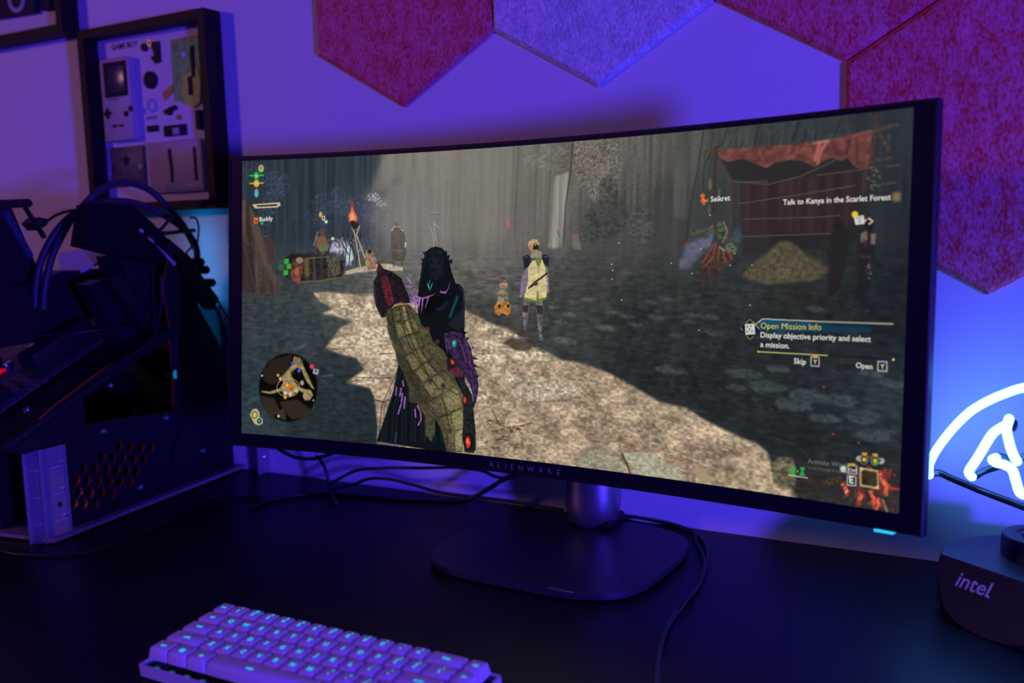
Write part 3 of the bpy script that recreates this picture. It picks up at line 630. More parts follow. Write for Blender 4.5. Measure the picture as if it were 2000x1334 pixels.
for i in range(9):
    for s0, s1, k in ((-1, -.52, .66), (-.50, .06, .92), (.08, .60, 1.08), (.62, 1, .80)) if i < 6 else ((-1, -.1, .82), (-.08, 1, 1.15)):
        q = np.array([axp(i, s0), axp(i, s1), axp(i+1, s1), axp(i+1, s0)]); c = q.mean(0); jit = (RNG.random((4, 2))-.5)*12
        q8 = []
        for a in range(4):
            p, r = q[a]+jit[a], q[(a+1) % 4]+jit[(a+1) % 4]; q8 += [p+(r-p)*.14, p+(r-p)*.86]
        q8 = [c+(np.array(p)-c)*.95 for p in q8]
        v = k*(.80+.4*RNG.random()); hue = RNG.random()
        poly(h(*q8), (112*v, (106-4*hue)*v, (68+14*hue)*v), .95, 0, .60+.35*N2+.35*N1)
        poly(h(*[c+(np.array(p)-c)*.60+np.array([4, -6]) for p in q8]), (140*v, 134*v, 94*v), .35, 3, .6+.6*N1)
        line(h(*(q8+q8[:1])), 1.7, (30,29,23), .62, 1)
poly(h((150,505),(185,475),(215,600),(262,740),(330,880),(400,1010),(330,1010),(284,1000),(285,930),(250,830),(214,770),(210,700),(182,610)), (40,40,34), .40, 5)
line(h((240,455),(262,560),(300,660),(345,760),(395,850)), 2.4, (34,32,26), .8, 1)
poly(h((430,870),(480,850),(540,890),(590,965),(590,1090),(556,1180),(584,1284),(545,1286),(528,1180),(500,1080),(455,1000)), (138,130,84), .38, 5, .7+.5*N1)
for q in ([(420,930),(500,925),(560,962)],[(455,1062),(500,1082),(545,1045)],[(480,905),(470,962),(500,1082),(520,1180)]): line(h(*q), 1.8, (38,36,28), .8, 1)
for x, y in ((405,885),(478,912)): ell(700+x/2.9, 440+y/2.9, 6, 7, (70,66,46), .9, 2); ell(700+x/2.9, 440+y/2.9-2, 3, 3.4, (36,34,28), .9, 1)
# clawed arm, gems, hanging plates
poly(h((480,615),(530,600),(580,610),(612,650),(636,700),(650,780),(672,850),(678,920),(668,985),(650,1036),(644,960),(628,900),(600,860),(560,800),(530,740),(490,690)), (56,36,72), 1, 0, .6+.7*N2)
for q in ([(600,640),(626,740),(640,860)],[(560,640),(590,700),(610,800)],[(640,870),(650,940),(652,1000)],[(500,640),(520,700)],[(612,860),(628,930)],[(490,620),(500,720)]): line(h(*q), 2, (104,74,130), .7, 1)
for q in ([(560,700),(600,780),(640,820)],[(540,620),(590,660)]): line(h(*q), 2.4, (24,18,32), .8, 1)
ell(700+540/2.9, 440+670/2.9, 4.4, 7.4, (26,150,118), 1, 1); ell(700+538/2.9, 440+666/2.9, 1.6, 3, (90,220,180), .9)
for q in ([(640,690),(655,692),(640,702)],[(645,742),(682,762),(645,760)],[(648,782),(684,808),(650,800)],[(596,600),(612,606),(600,622)],[(606,636),(628,640),(610,655)],[(655,850),(684,852),(668,870)],[(640,1000),(650,1040),(655,1000)]): poly(h(*q), (20,36,38), 1)
poly(h((495,760),(530,745),(560,790),(548,830),(505,830)), (36,26,30), 1, 1); ell(700+530/2.9, 440+775/2.9, 3.4, 5.4, (196,62,44), 1, 1, -.5)
poly(h((505,820),(560,800),(592,830),(590,860),(540,860)), (92,44,54), .9, 1, .7+.5*N1)
poly(h((560,860),(592,870),(640,960),(655,1100),(662,1180),(662,1270),(650,1292),(600,1284),(585,1200),(592,1100),(592,960)), (30,32,34), 1, 0, .7+.6*N2)
ell(700+600/2.9, 440+992/2.9, 4.6, 8.5, (62,24,22), 1, 1); ell(700+600/2.9, 440+990/2.9, 2.8, 6, (212,66,44), 1, 1)
ell(700+624/2.9, 440+1226/2.9, 9.5, 18, (20,18,20), 1, 0); ell(700+618/2.9, 440+1230/2.9, 5.2, 12, (196,58,40), 1, 1, mod=.5+.9*N1); ell(700+616/2.9, 440+1226/2.9, 2, 6, (255,140,90), .9, 1)
ell(700+392/2.9, 440+586/2.9, 4, 3.4, (124,44,46), .9, 1); ell(700+444/2.9, 440+660/2.9, 5, 5, (70,36,42), .9, 1)
for q in ([(248,880),(254,915)],[(214,915),(208,965)],[(240,922),(232,972)],[(248,950),(240,1010),(222,1072)],[(262,970),(256,1040)],[(318,1040),(322,1090)],[(330,1020),(350,1060),(352,1100),(334,1136)]): line(h(*q), 3.6, PU, .95, 0, .8+.4*N2)
# --- camp fire corner
for i in range(46):
    x = 1650+RNG.random()*96; y = 915+RNG.random()*80
    blob(x, y, 2+RNG.random()*6, 3+RNG.random()*7, (196,70,48) if RNG.random() < .6 else (150,46,40), .45, 1, .6)
for pts, w, c in ([[(1690,960),(1712,992),(1722,1002)],8,(50,46,46)],[[(1730,950),(1752,1000)],9,(62,56,54)],[[(1606,944),(1644,936)],10,(74,62,44)],[[(1655,984),(1672,968)],6,(72,66,60)],[[(1722,975),(1732,1000)],3,(160,140,124)]): line(pts, w, c, .9, 1, .6+.6*N1)
for pts in ([(1716,920),(1722,940),(1736,952)],[(1726,938),(1730,958),(1728,968)],[(1698,958),(1704,972),(1712,980)],[(1712,972),(1716,990)],[(1700,978),(1712,996)],[(1644,944),(1652,958),(1656,964)],[(1682,966),(1676,978)]): line(pts, 6.5, (222,96,66), .85, 1, .5+.9*N1)
line([(1734,953),(1756,956)], 2.2, (232,58,72), .95, 1); line([(1655,958),(1650,964)], 2, (240,180,150), .9)
for x, y in ((1627,848),(1676,865),(1608,756),(1730,918),(1746,928),(1720,905),(1698,892)): ell(x, y, 1.8, 2, (214,70,56), .95, 1)
poly([(1540,958),(1600,962),(1660,985),(1740,1003),(1560,982)], (58,54,48), .6, 4, .6+.6*N2)
for x, y in ((1364,645),(1208,475),(1194,516),(1196,528),(1194,545),(1351,534),(1425,518),(1434,495),(1468,518),(1464,596),(1310,514),(1368,486),(1213,586),(1386,420)): ell(x, y, 1.3, 1.3, (214,220,210), .9, 0, n=10)
# ------------------------------------------------------------------ menus over the scene
# status bars
line([(485,343),(515,342)], 4, (16,120,58), .95, 1); line([(486,343),(514,342)], 2.4, (38,190,84), 1); ell(500,343,5.5,7.5,(30,176,70),1,1); ell(500,343.5,2.6,2.8,(200,190,160),1)
line([(485,358.5),(515,357)], 3.4, (160,118,40), .95, 1); ell(500,358,5.6,7.6,(216,160,52),1,1); ell(500,358,2.6,3,(206,196,140),1); line([(487,358),(513,357)], 1.6, (224,196,84), .9)
ell(509,329,5.5,7.5,(150,190,110),1,1); ell(509,328,2.4,3.4,(206,86,50),1,1)
ell(500,377,4,8.5,(150,150,146),.95,1); ell(499.6,379,2.8,6,(40,190,214),1,1)
poly([(492,399),(546,395),(547,401),(541,405),(498,407),(494,403)], (196,184,148), 1, 0); poly([(499,401),(542,398.5),(539,402),(502,404)], (34,34,34), 1, 0)
poly([(495,425),(503,424),(503,436),(495,437)], (224,110,60), 1, 1); ell(499,432,2,3,(120,56,36),1); write('Buddy', (506,432.5), (532,430.5), (232,232,226)); ell(510.5,436,3,2.6,(40,180,96),1,1)
ell(625,419,3,5.4,(220,180,52),1,1); ell(631,426,3.4,5,(206,216,216),1,1); ell(636,433,3.4,3.4,(190,212,206),1,1); ell(631,426,1.4,3,(40,46,50),1)
# round map
ell(562,757,57,67,(10,9,10),.98,2,n=48); 
for pts, c in ([[(512,722),(540,705),(565,712),(575,730),(548,745),(530,752),(516,745)],(42,33,28)],[[(508,772),(535,778),(545,800),(530,822),(516,800)],(52,41,34)],[[(545,785),(580,780),(606,800),(600,815),(570,820),(552,800)],(50,40,34)],[[(520,705),(570,692),(565,715),(530,730)],(40,32,28)],[[(538,805),(552,797),(558,812),(556,822),(544,816)],(60,50,44)]): poly(pts, c, .95, 2)
MAPC = (158,134,96)
poly([(573,696),(586,700),(592,715),(598,728),(602,735),(608,750),(614,762),(608,758),(600,748),(594,738),(588,722),(580,718),(566,728),(574,745),(584,756),(594,760),(606,762),(611,772),(604,782),(594,782),(590,774),(592,768),(582,762),(572,772),(560,772),(548,764),(528,770),(509,766),(510,763),(526,765),(546,758),(552,748),(550,735),(560,724),(570,712)], MAPC, 1, 1, .8+.35*N2)
poly([(574,696),(586,700),(592,716),(582,716),(572,710)], (120,96,70), .7, 2)
ell(562,762,22,18,(180,160,40),.0); a = np.linspace(0,2*np.pi,40); line([(562+22*math.cos(t),757+18*math.sin(t)) for t in a], 1.6, (182,164,44), .9)
for x, y, r, c in ((570,710,3,(40,90,200)),(583,724,3.4,(46,98,214)),(588,706,2.6,(24,110,60)),(564,757,5.5,(206,110,40)),(560,752,2.6,(240,190,60)),(568,760,2.4,(180,60,40)),(556,768,3.4,(206,200,200)),(566,770,3.4,(196,190,196)),(578,763,3,(190,196,170)),(556,776,3.2,(226,150,40)),(547,740,3,(190,180,190)),(542,733,2.4,(226,180,60)),(589,748,4,(150,150,156)),(511,734,1.8,(220,214,190)),(543,813,2.2,(224,216,180)),(611,782,1.5,(210,200,170))): ell(x, y, r, r*1.25, c, 1, 1)
ell(608,716,4.4,5,(214,56,84),1,1); poly([(611,720),(622,722),(620,732),(610,730)], (190,206,196), .8, 1); ell(616,725,2.4,3,(60,74,74),1)
# compass badge
poly([(487,810),(492,800),(500,798),(506,806),(506,815),(512,818),(512,828),(504,831),(496,828)], (186,176,140), 1, 1); ell(496.5,810.5,6,7.5,(74,62,34),1); ell(496.5,810.5,4.4,5.6,(200,184,96),1,1); ell(505.5,822.5,4.6,5.4,(18,52,46),1); ell(505.5,822.5,2.4,3,(60,160,130),1,1)
# labels at the upper right
poly([(1366,383),(1369,378),(1374,378),(1376,383),(1374,388),(1378,390),(1384,387),(1382,393),(1376,396),(1376,400),(1372,400),(1370,395),(1367,392),(1370,386)], (214,96,48), 1, 0); line([(1372,388),(1376,392)], 1.6, (246,150,80), .9)
write('Seikret', (1387,394), (1425.5,391), (230,230,224)); write('Talk to Kanya in the Scarlet Forest', (1528,400), (1739,390), (232,230,222))
poly([(1743,376),(1757,374),(1759,378),(1759,390),(1756,394),(1744,394),(1741,391),(1741,379)], (104,100,84), .95, 2); poly([(1745,380),(1755,378),(1755,389),(1746,391)], (134,108,60), .9, 1)
ell(1669,419,5.5,6,(232,196,52),1,1); ell(1669,419,2.2,2.4,(110,90,30),1)
for t in range(8): a = t*.785; line([(1669,419),(1669+7*math.cos(a),419+7*math.sin(a))], 2, (232,196,52), .9)
poly([(1667,424),(1686,420),(1688,437),(1670,439)], (206,212,208), 1, 0); line([(1671,427),(1684,424)], 1.6, (120,130,126), .9); ell(1678,432,3.6,3.6,(120,134,124),1); ell(1678,432,1.8,1.8,(220,224,220),1); line([(1686,434),(1692,428)], 2.4, (190,196,190), .9)
line([(1695,426),(1704,432),(1696,438)], 2.4, (226,206,164), 1)
# mission panel
poly([(1478,628),(1490,624),(1560,629),(1640,636),(1700,640),(1700,648),(1600,648),(1484,645)], (14,84,124), .85, 2)
poly([(1600,632),(1740,636),(1740,652),(1600,648)], (24,34,42), .5, 4)
line([(1480,630),(1488,623),(1620,629),(1744,633)], 2, (186,180,160), .9); line([(1474,634),(1482,642)], 1.6, (196,184,140), .9); line([(1474,634),(1486,625)], 1.6, (196,184,140), .9)
poly([(1444,643),(1463,623),(1480,642),(1464,663)], (20,22,24), .9, 0)
for q in ([(1455,632),(1464,624),(1470,630)],[(1456,654),(1464,663),(1470,657)],[(1446,640),(1450,646)],[(1478,638),(1470,628)]): line(q, 1.6, (158,134,76), .9)
poly([(1454,633),(1473,632),(1474,653),(1455,654)], (196,202,200), 1, 0)
for x, y in ((1459,638),(1466,637),(1463,643),(1468,647),(1459,648)): ell(x, y, 1.6, 1.8, (70,76,78), 1)
write('Open Mission Info', (1485,641.5), (1603,645), (240,214,96), bold=0); write('Display objective priority and select', (1484.5,659), (1700,668), (226,226,222)); write('a mission.', (1484,677.5), (1541,681), (226,226,222))
line([(1479,687),(1616,694.5)], 1.8, (186,196,110), .95); ell(1480,687,1.8,1.8,(206,214,130),1); line([(1616,694.5),(1742,702)], 1.4, (18,20,22), .8); ell(1744,702.5,2.4,2.4,(206,214,140),1)
def key(cx, cy, w, h_, txt, cap=None):
    s = .06
    q = lambda a: [(cx-a*w,cy-a*h_),(cx+a*w,cy-a*h_+2*a*w*s),(cx+a*w,cy+a*h_+2*a*w*s),(cx-a*w,cy+a*h_)]
    poly(q(1.0), (166,166,160), 1, 0); poly(q(.74), (34,33,32), 1, 0)
    tw = w*.42 if len(txt) == 1 else w*.75
    write(txt, (cx-tw,cy+h_*.46), (cx+tw,cy+h_*.46+2*tw*s), (238,238,232), shadow=False)
    if cap: poly([(cx-6,cy-h_-3),(cx+7,cy-h_-2),(cx,cy-h_+5)], (226,150,52), 1, 0)
write('Skip', (1549.5,710), (1573,712), (228,228,222)); key(1591, 706, 9, 10, 'Y', True)
write('Open', (1670.5,718), (1703,721.5), (228,228,222)); key(1722.5, 715, 10, 10.5, 'Y')
# activation notice and item bar
write('Activate Windows', (1576.5,905), (1674,916), (150,152,150), .75, .0, False); write('Go to Settings to activate Windows.', (1576.5,915.5), (1694,931), (140,142,140), .7, .0, False)
for x, c in ((1548,(44,176,54)),(1566,(36,160,84))):
    poly([(x-4,912),(x+5,913),(x+4,918),(x+2,921),(x+6,930),(x-6,929),(x-2,920),(x-4,917)], c, .95, 0)
line([(1538,928),(1577,934)], 1.6, (196,196,180), .95); ell(1557,921,1.6,1.6,(206,150,120),1)
def vial(cx, cy):
    ell(cx, cy, 8.5, 11, (120,120,116), 1, 0); ell(cx, cy+.5, 6.4, 9, (38,36,34), 1, 0); poly([(cx-3.5,cy-3),(cx+4,cy-2.5),(cx+4,cy+5),(cx-3.5,cy+4.5)], (196,206,60), 1, 1); poly([(cx-6,cy-13),(cx+7,cy-12),(cx+1,cy-5)], (226,150,52), 1, 0)
vial(1687, 897); vial(1708, 899); ell(1709, 905, 5, 2.6, (110,170,50), 1, 1)
for x in (1672,1676): line([(x+4,891),(x,896),(x+4,901)], 1.8, (206,206,196), .95)
for x in (1718,1722): line([(x,895),(x+4,901),(x-1,906)], 1.8, (206,206,196), .95)
key(1664, 917, 9.5, 9, 'Ctrl'); poly([(1658,905),(1671,906),(1666,912)], (226,150,52), 1, 0); ell(1657,908,2.4,2.6,(160,196,40),1); ell(1646,915,6,4.6,(214,214,206),1,1); poly([(1641,917),(1652,918),(1652,923),(1641,922)], (196,196,190), 1, 1)
key(1662.5, 939, 9.5, 10, 'E')
poly([(1678,913),(1714,919),(1716,956),(1679,950)], (186,172,126), 1, 0); poly([(1681,917),(1712,922),(1713,952),(1682,947)], (54,46,34), 1, 1, .7+.6*N4)
for q in ([(1678,913),(1688,915),(1680,922)],[(1714,947),(1714,956),(1706,954)]): poly(q, (206,190,140), 1, 0)
write('windows.', (1681,928), (1693,930), (120,116,100), .5, 0, False)
IMG[:] = np.clip(IMG+(RNG.random((TH, TW, 1)).astype(np.float32)-.5)*.012, 0, 1)
pic = bpy.data.images.new('game_picture', TW, TH, alpha=False)
buf = np.ones((TH, TW, 4), np.float32); buf[..., :3] = IMG[::-1]
pic.pixels.foreach_set(buf.ravel()); pic.update(); pic.pack()
SCREEN = bpy.data.materials.new('screen_picture'); SCREEN.use_nodes = True
_t = SCREEN.node_tree; _t.nodes.clear()
_e = _t.nodes.new('ShaderNodeEmission'); _o = _t.nodes.new('ShaderNodeOutputMaterial'); _i = _t.nodes.new('ShaderNodeTexImage'); _u = _t.nodes.new('ShaderNodeUVMap')
_i.image = pic; _i.extension = 'EXTEND'; _u.uv_map = 'UVMap'
_t.links.new(_u.outputs[0], _i.inputs[0]); _t.links.new(_i.outputs[0], _e.inputs[0]); _t.links.new(_e.outputs[0], _o.inputs[0])
_e.inputs[1].default_value = 1.0
# ------------------------------------------------------------------ the setting
bm = B(); box(bm, (-1.9, 0.0, 0.0), (2.6, 0.1, 2.5))
tag(obj('wall_back', bm, WALL, smooth=False), kind='structure')
bm = B(); box(bm, (-1.9, -2.6, -0.05), (2.6, 0.1, 0.0))
tag(obj('floor', bm, FLOOR, smooth=False), kind='structure')

# ------------------------------------------------------------------ desk
desk = thing('desk', 'wide matt black desk top running along the wall under everything', 'desk', (0.5, -0.4, 0.0))
bm = B(); box(bm, (-1.15, -0.80, DESK-0.03), (2.1, -0.0015, DESK), bevel=0.002)
obj('desktop', bm, DESKM, desk)
for x in (-1.0, 1.95):
    for y in (-0.72, -0.08):
        bm = B(); box(bm, (x-0.03, y-0.03, 0.0), (x+0.03, y+0.03, DESK-0.03), bevel=0.003)
        obj('leg', bm, BLACKM, desk)

# ------------------------------------------------------------------ acoustic panels
HS = 0.165; HZ = 1.3582; R3 = math.sqrt(3)
RED = felt('burgundy_felt', (0.74, 0.06, 0.045), (0.92, 0.27, 0.34))
GREY = felt('pale_grey_felt', (0.52, 0.50, 0.54), (0.92, 0.90, 0.94))
def hexpanel(cx, cz, m, label):
    s = HS-0.0009
    bm = B()
    pts = [(s*math.sin(math.radians(60*i)), s*math.cos(math.radians(60*i))) for i in range(6)]
    T = frame((cx, 0, cz), (1, 0, 0), (0, 0, 1), (0, -1, 0))
    prism(bm, pts, 0.0, 0.0095, T, bevel=0.0052, seg=1)
    o = obj('acoustic_panel', bm, m, smooth=False)
    o.location = (0, 0, 0)
    return tag(o, label, 'acoustic panel', 'hexagonal felt panels on the wall')
hexpanel(R3/2*HS, HZ+HS/2, RED, 'burgundy felt hexagon directly left of the pale one on the wall')
hexpanel(1.5*R3*HS, HZ+HS/2, GREY, 'pale grey speckled felt hexagon on the wall, the only pale panel')
hexpanel(2.5*R3*HS, HZ+HS/2, RED, 'burgundy felt hexagon directly right of the pale one, at the top edge')
hexpanel(3*R3*HS, HZ-HS, RED, 'large burgundy felt hexagon behind the monitor\'s upper right corner, lowest of the panels')

# ------------------------------------------------------------------ shadow box frames
WOOD = mat('dark_walnut_wood', (0.014, 0.008, 0.006), 0.6, spec=0.25, noise=(40, 0.3))
MAT = mat('white_mount_card', (0.80, 0.78, 0.80), 0.8, spec=0.2)
def glass_mat():
    m = bpy.data.materials.new('clear_acrylic'); m.use_nodes = True
    t = m.node_tree; t.nodes.clear()
    a = t.nodes.new('ShaderNodeBsdfTransparent'); g = t.nodes.new('ShaderNodeBsdfGlossy')
    g.inputs['Roughness'].default_value = 0.03
    lw = t.nodes.new('ShaderNodeLayerWeight'); lw.inputs['Blend'].default_value = 0.5
    p = t.nodes.new('ShaderNodeMath'); p.operation = 'POWER'; p.inputs[1].default_value = 5.0
    s = t.nodes.new('ShaderNodeMath'); s.operation = 'MULTIPLY_ADD'; s.inputs[1].default_value = 0.6; s.inputs[2].default_value = 0.03
    mx = t.nodes.new('ShaderNodeMixShader'); o = t.nodes.new('ShaderNodeOutputMaterial')
    t.links.new(lw.outputs['Facing'], p.inputs[0]); t.links.new(p.outputs[0], s.inputs[0])
    t.links.new(s.outputs[0], mx.inputs[0]); t.links.new(a.outputs[0], mx.inputs[1]); t.links.new(g.outputs[0], mx.inputs[2])
    t.links.new(mx.outputs[0], o.inputs[0]); return m
GLASS = glass_mat()
SHELL = mat('grey_console_plastic', (0.50, 0.46, 0.47), 0.5)
DARKP = mat('dark_component', (0.014, 0.010, 0.012), 0.6, spec=0.2)
LCD = mat('console_screen_glass', (0.05, 0.055, 0.06), 0.25)
PCB = mat('green_circuit_board', (0.10, 0.55, 0.10), 0.5, noise=(90, 0.45))
PCBY = mat('yellow_green_circuit_board', (0.45, 0.95, 0.05), 0.5, noise=(110, 0.3))
COPPER = mat('orange_flex_ribbon', (0.60, 0.26, 0.02), 0.5)
RINGM = mat('pale_blue_rubber_ring', (0.35, 0.42, 0.75), 0.6)
PCBD = mat('dark_circuit_board', (0.07, 0.05, 0.07), 0.5, noise=(150, 0.8))
def shadow_frame(name, label, x0, z0, x1, z1, depth, rail):
    root = thing(name, label, 'picture frame', ((x0+x1)/2, -0.0005, z0))
    bm = B()
    T = frame((0, 0, 0), (1, 0, 0), (0, 0, 1), (0, -1, 0))
    o = [(x0, z0), (x1, z0), (x1, z1), (x0, z1)]; i = [(x0+rail, z0+rail), (x1-rail, z0+rail), (x1-rail, z1-rail), (x0+rail, z1-rail)]
    vs = {}
    for k, ring in (('o', o), ('i', i)):
        for d in (0.0008, depth): vs[k, d] = [bm.verts.new((p[0], p[1], d)) for p in ring]
    for a in range(4):
        b = (a+1) % 4
        for q in ((vs['o', depth], vs['i', depth]), (vs['i', 0.0008], vs['o', 0.0008]), (vs['o', 0.0008], vs['o', depth]), (vs['i', depth], vs['i', 0.0008])):
            bm.faces.new((q[0][a], q[0][b], q[1][b], q[1][a]))
    bmesh.ops.transform(bm, matrix=T, verts=bm.verts)
    obj('frame_rails', bm, WOOD, root, smooth=False)
    bm = B(); box(bm, (x0+rail-.001, -0.006, z0+rail-.001), (x1-rail+.001, -0.002, z1-rail+.001))
    obj('backing_card', bm, MAT, root, smooth=False)
    bm = B(); box(bm, (x0+rail-.001, -depth+0.004, z0+rail-.001), (x1-rail+.001, -depth+0.006, z1-rail+.001))
    obj('glass_pane', bm, GLASS, root, smooth=False)
    return root
fr = shadow_frame('shadow_box_frame', 'dark wooden shadow box holding a dismantled grey handheld game console, left of the monitor',
                  -0.472, 1.152, -0.187, 1.4445, 0.034, 0.014)
YB = -0.006
def fbox(name, px, m, th, y=YB, bevel=0.001, parent=None):
    """a flat part on the backing card given by photo pixels of its upper left and lower right corner"""
    a = at(px[0], px[1], y=y-th); b = at(px[2], px[3], y=y-th)
    bm = B(); box(bm, (min(a.x, b.x), y-th, min(a.z, b.z)), (max(a.x, b.x), y, max(a.z, b.z)), bevel=bevel)
    return obj(name, bm, m, parent or fr)
def fdisc(name, px, r, m, th, y=YB, parent=None, hole=0.0):
    a = at(px[0], px[1], y=y-th)
    bm = B()
    T = frame((a.x, y, a.z), (1, 0, 0), (0, 0, 1), (0, -1, 0))
    if hole:
        lathe(bm, [(hole, 0), (hole, th), (r, th), (r, 0), (hole, 0)], T, 24, cap=False)
    else:
        lathe(bm, [(r, 0), (r, th*.8), (r*.9, th)], T, 24)
    return obj(name, bm, m, parent or fr)
def fpoly(name, pts, m, th, y=YB, parent=None):
    P = [at(a, b, y=y-th) for a, b in pts]
    bm = B(); T = frame((0, y, 0), (1, 0, 0), (0, 0, 1), (0, -1, 0))
    prism(bm, [(p.x, p.z) for p in P], 0, th, T)
    return obj(name, bm, m, parent or fr, smooth=False)
# front half of the console
CT = 0.015
shell = fbox('console_front_shell', (192, 118, 262, 272), SHELL, CT, bevel=0.003)
ys = YB-CT
lens = fbox('screen_lens', (200, 124, 250, 186), DARKP, 0.0008, ys, 0.0003, shell)
fbox('display', (208, 132, 244, 178), LCD, 0.0006, ys, 0.0002, shell).location.y -= 0.0006
a = at(211, 222, y=ys)
bm = B()
for w, h in ((0.0085, 0.0028), (0.0028, 0.0085)): box(bm, (a.x-w, ys-0.002, a.z-h), (a.x+w, ys, a.z+h), bevel=0.0006)
obj('direction_pad', bm, DARKP, shell)
fdisc('button', (245, 222), 0.0045, DARKP, 0.002, ys, shell); fdisc('button', (254, 212), 0.0045, DARKP, 0.002, ys, shell)
for px in ((224, 246), (237, 245)):
    fbox('start_button', (px[0]-5, px[1]-2, px[0]+4, px[1]+2), DARKP, 0.001, ys, 0.0004, shell)
bm = B(); c = at(222, 194, y=ys-.0004)
text_into(bm, 'GAME BOY', lambda x, y, d: Vector((c.x+x, ys-.0004, c.z+y)), 0.0052)
obj('shell_lettering', bm, DARKP, shell, smooth=False)
bm = B(); c = at(243, 89, y=YB-.0004)
text_into(bm, 'GAME BOY', lambda x, y, d: Vector((c.x+x, YB-.0004, c.z+y)), 0.0125, offset=0.02)
obj('title_lettering', bm, DARKP, fr, smooth=False)
fdisc('knob', (280, 92), 0.0062, DARKP, 0.004)
fdisc('washer', (291, 84), 0.0055, mat('brass', (0.5, 0.35, 0.15), 0.35, 0.8), 0.002, hole=0.0025)
fpoly('ribbon_connector', [(294, 83), (309, 80), (312, 120), (303, 124), (294, 112), (301, 108)], DARKP, 0.003)
fdisc('speaker_cone', (291, 156), 0.0135, DARKP, 0.005)
fdisc('rubber_ring', (296, 206), 0.011, RINGM, 0.002, hole=0.007)
fbox('button_pad', (286, 246, 308, 256), DARKP, 0.003)
fbox('flex_label', (286, 228, 306, 232), mat('grey_print', (0.3, 0.28, 0.35), .6), 0.0006)
fpoly('flex_cable', [(317, 182), (336, 165), (338, 178), (322, 196)], COPPER, 0.0015)
fpoly('hinge_part', [(319, 216), (340, 205), (343, 212), (334, 216), (331, 225), (322, 224)], DARKP, 0.004)
fbox('small_cap', (345, 224, 352, 233), COPPER, 0.003)
fbox('headphone_board', (319, 246, 362, 263), DARKP, 0.004)
fbox('headphone_jack', (336, 250, 348, 262), SHELL, 0.007)
bd = fpoly('circuit_board', [(334, 78), (386, 68), (391, 150), (390, 200), (378, 210), (366, 205), (356, 196), (342, 197), (338, 150)], PCB, 0.003)
fpoly('solder_area', [(356, 150), (384, 130), (391, 160), (390, 200), (378, 209), (362, 204), (355, 180)], PCBY, 0.0008, YB-0.003, bd)
fdisc('mounting_hole', (358, 106), 0.0042, MAT, 0.0008, YB-0.003, bd)
fbox('chip', (370, 90, 380, 150), DARKP, 0.002, YB-0.003, 0.0004, bd)
fbox('chip', (366, 150, 376, 185), DARKP, 0.002, YB-0.003, 0.0004, bd)
fbox('port_strip', (380, 215, 392, 252), DARKP, 0.006)
low = fbox('display_board', (216, 289, 284, 362), PCBD, 0.004)
fdisc('board_hole', (246, 313), 0.007, DARKP, 0.001, YB-0.004, low)
fdisc('board_screw', (273, 325), 0.0035, MAT, 0.001, YB-0.004, low, hole=0.002)
for i in range(6):
    fbox('contact_pin', (207, 292+i*11, 213, 298+i*11), SHELL, 0.002, bevel=0.0004)
back = fbox('console_back_shell', (287, 280, 398, 372), SHELL, 0.009, bevel=0.002)
yb = YB-0.009
fpoly('shell_groove', [(327, 292), (333, 290), (336, 316), (338, 325), (339, 356), (333, 357), (332, 328), (329, 312)], DARKP, 0.0006, yb, back)
fbox('battery_slot', (376, 287, 386, 352), DARKP, 0.0007, yb, 0.0002, back)
fbox('battery_door_rail', (322, 360, 398, 372), mat('blue_grey_plastic', (0.28, 0.30, 0.40), .5), 0.001, yb, 0.0003, back)

f2 = shadow_frame('shadow_box_frame', 'dark wooden shadow box with a black device, cut off by the upper left photo corner',
                  -0.800, 1.4475, -0.506, 1.742, 0.034, 0.014)
dv = fpoly('device_shell', [(-60, -90), (62, -120), (66, 24), (-60, 44)], DARKP, 0.012, parent=f2)
fdisc('dial_ring', (31, -2), 0.0225, mat('lilac_grey_plastic', (0.42, 0.38, 0.48), .5), 0.002, YB-0.012, dv, hole=0.0150)
fbox('side_module', (73, -60, 97, 18), DARKP, 0.010, parent=f2, bevel=0.004)

# ------------------------------------------------------------------ monitor
MX, MY, MZ, MYAW, MTILT, MR, MROLL = .4172, -.1824, 1.0232, -.0302, .0856, 1.9546, .0018
MW, MH, SWID, STOP, SBOT = .4118, .182, .3916, .1760, -.1654
def mon(u, v, w=0.0, P=np.array):
    """monitor surface: u along the curve, v up, w behind the front"""
    a = u/MR; x = (MR+w)*np.sin(a); y = MR*(np.cos(a)-1)+w*np.cos(a); z = v
    y2 = y*math.cos(MTILT)+z*math.sin(MTILT); z2 = -y*math.sin(MTILT)+z*math.cos(MTILT)
    X = x*math.cos(MYAW)-y2*math.sin(MYAW); Y = x*math.sin(MYAW)+y2*math.cos(MYAW)
    return P([MX+X+MROLL*z2, MY+Y, MZ+z2-MROLL*X])
MV = lambda u, v, w=0.0: Vector(mon(u, v, w))
monitor = thing('monitor', 'black curved ultrawide monitor showing a game scene, standing in the middle of the desk', 'monitor', (0.436, -0.15, DESK))
NU = 64
us = [(-1+2*i/NU) for i in range(NU+1)]
def strip(bm, rows):
    """rows: list of functions t(-1..1) -> point; joins neighbouring rows with quads"""
    V = [[bm.verts.new(r(t)) for t in us] for r in rows]
    for a, b in zip(V, V[1:]):
        for i in range(NU): bm.faces.new((a[i], a[i+1], b[i+1], b[i]))
    return V
RIM = mat('dark_monitor_plastic', (0.006, 0.006, 0.008), 0.45, spec=0.3)
GLOSS = mat('black_screen_border', (0.006, 0.006, 0.010), 0.22)
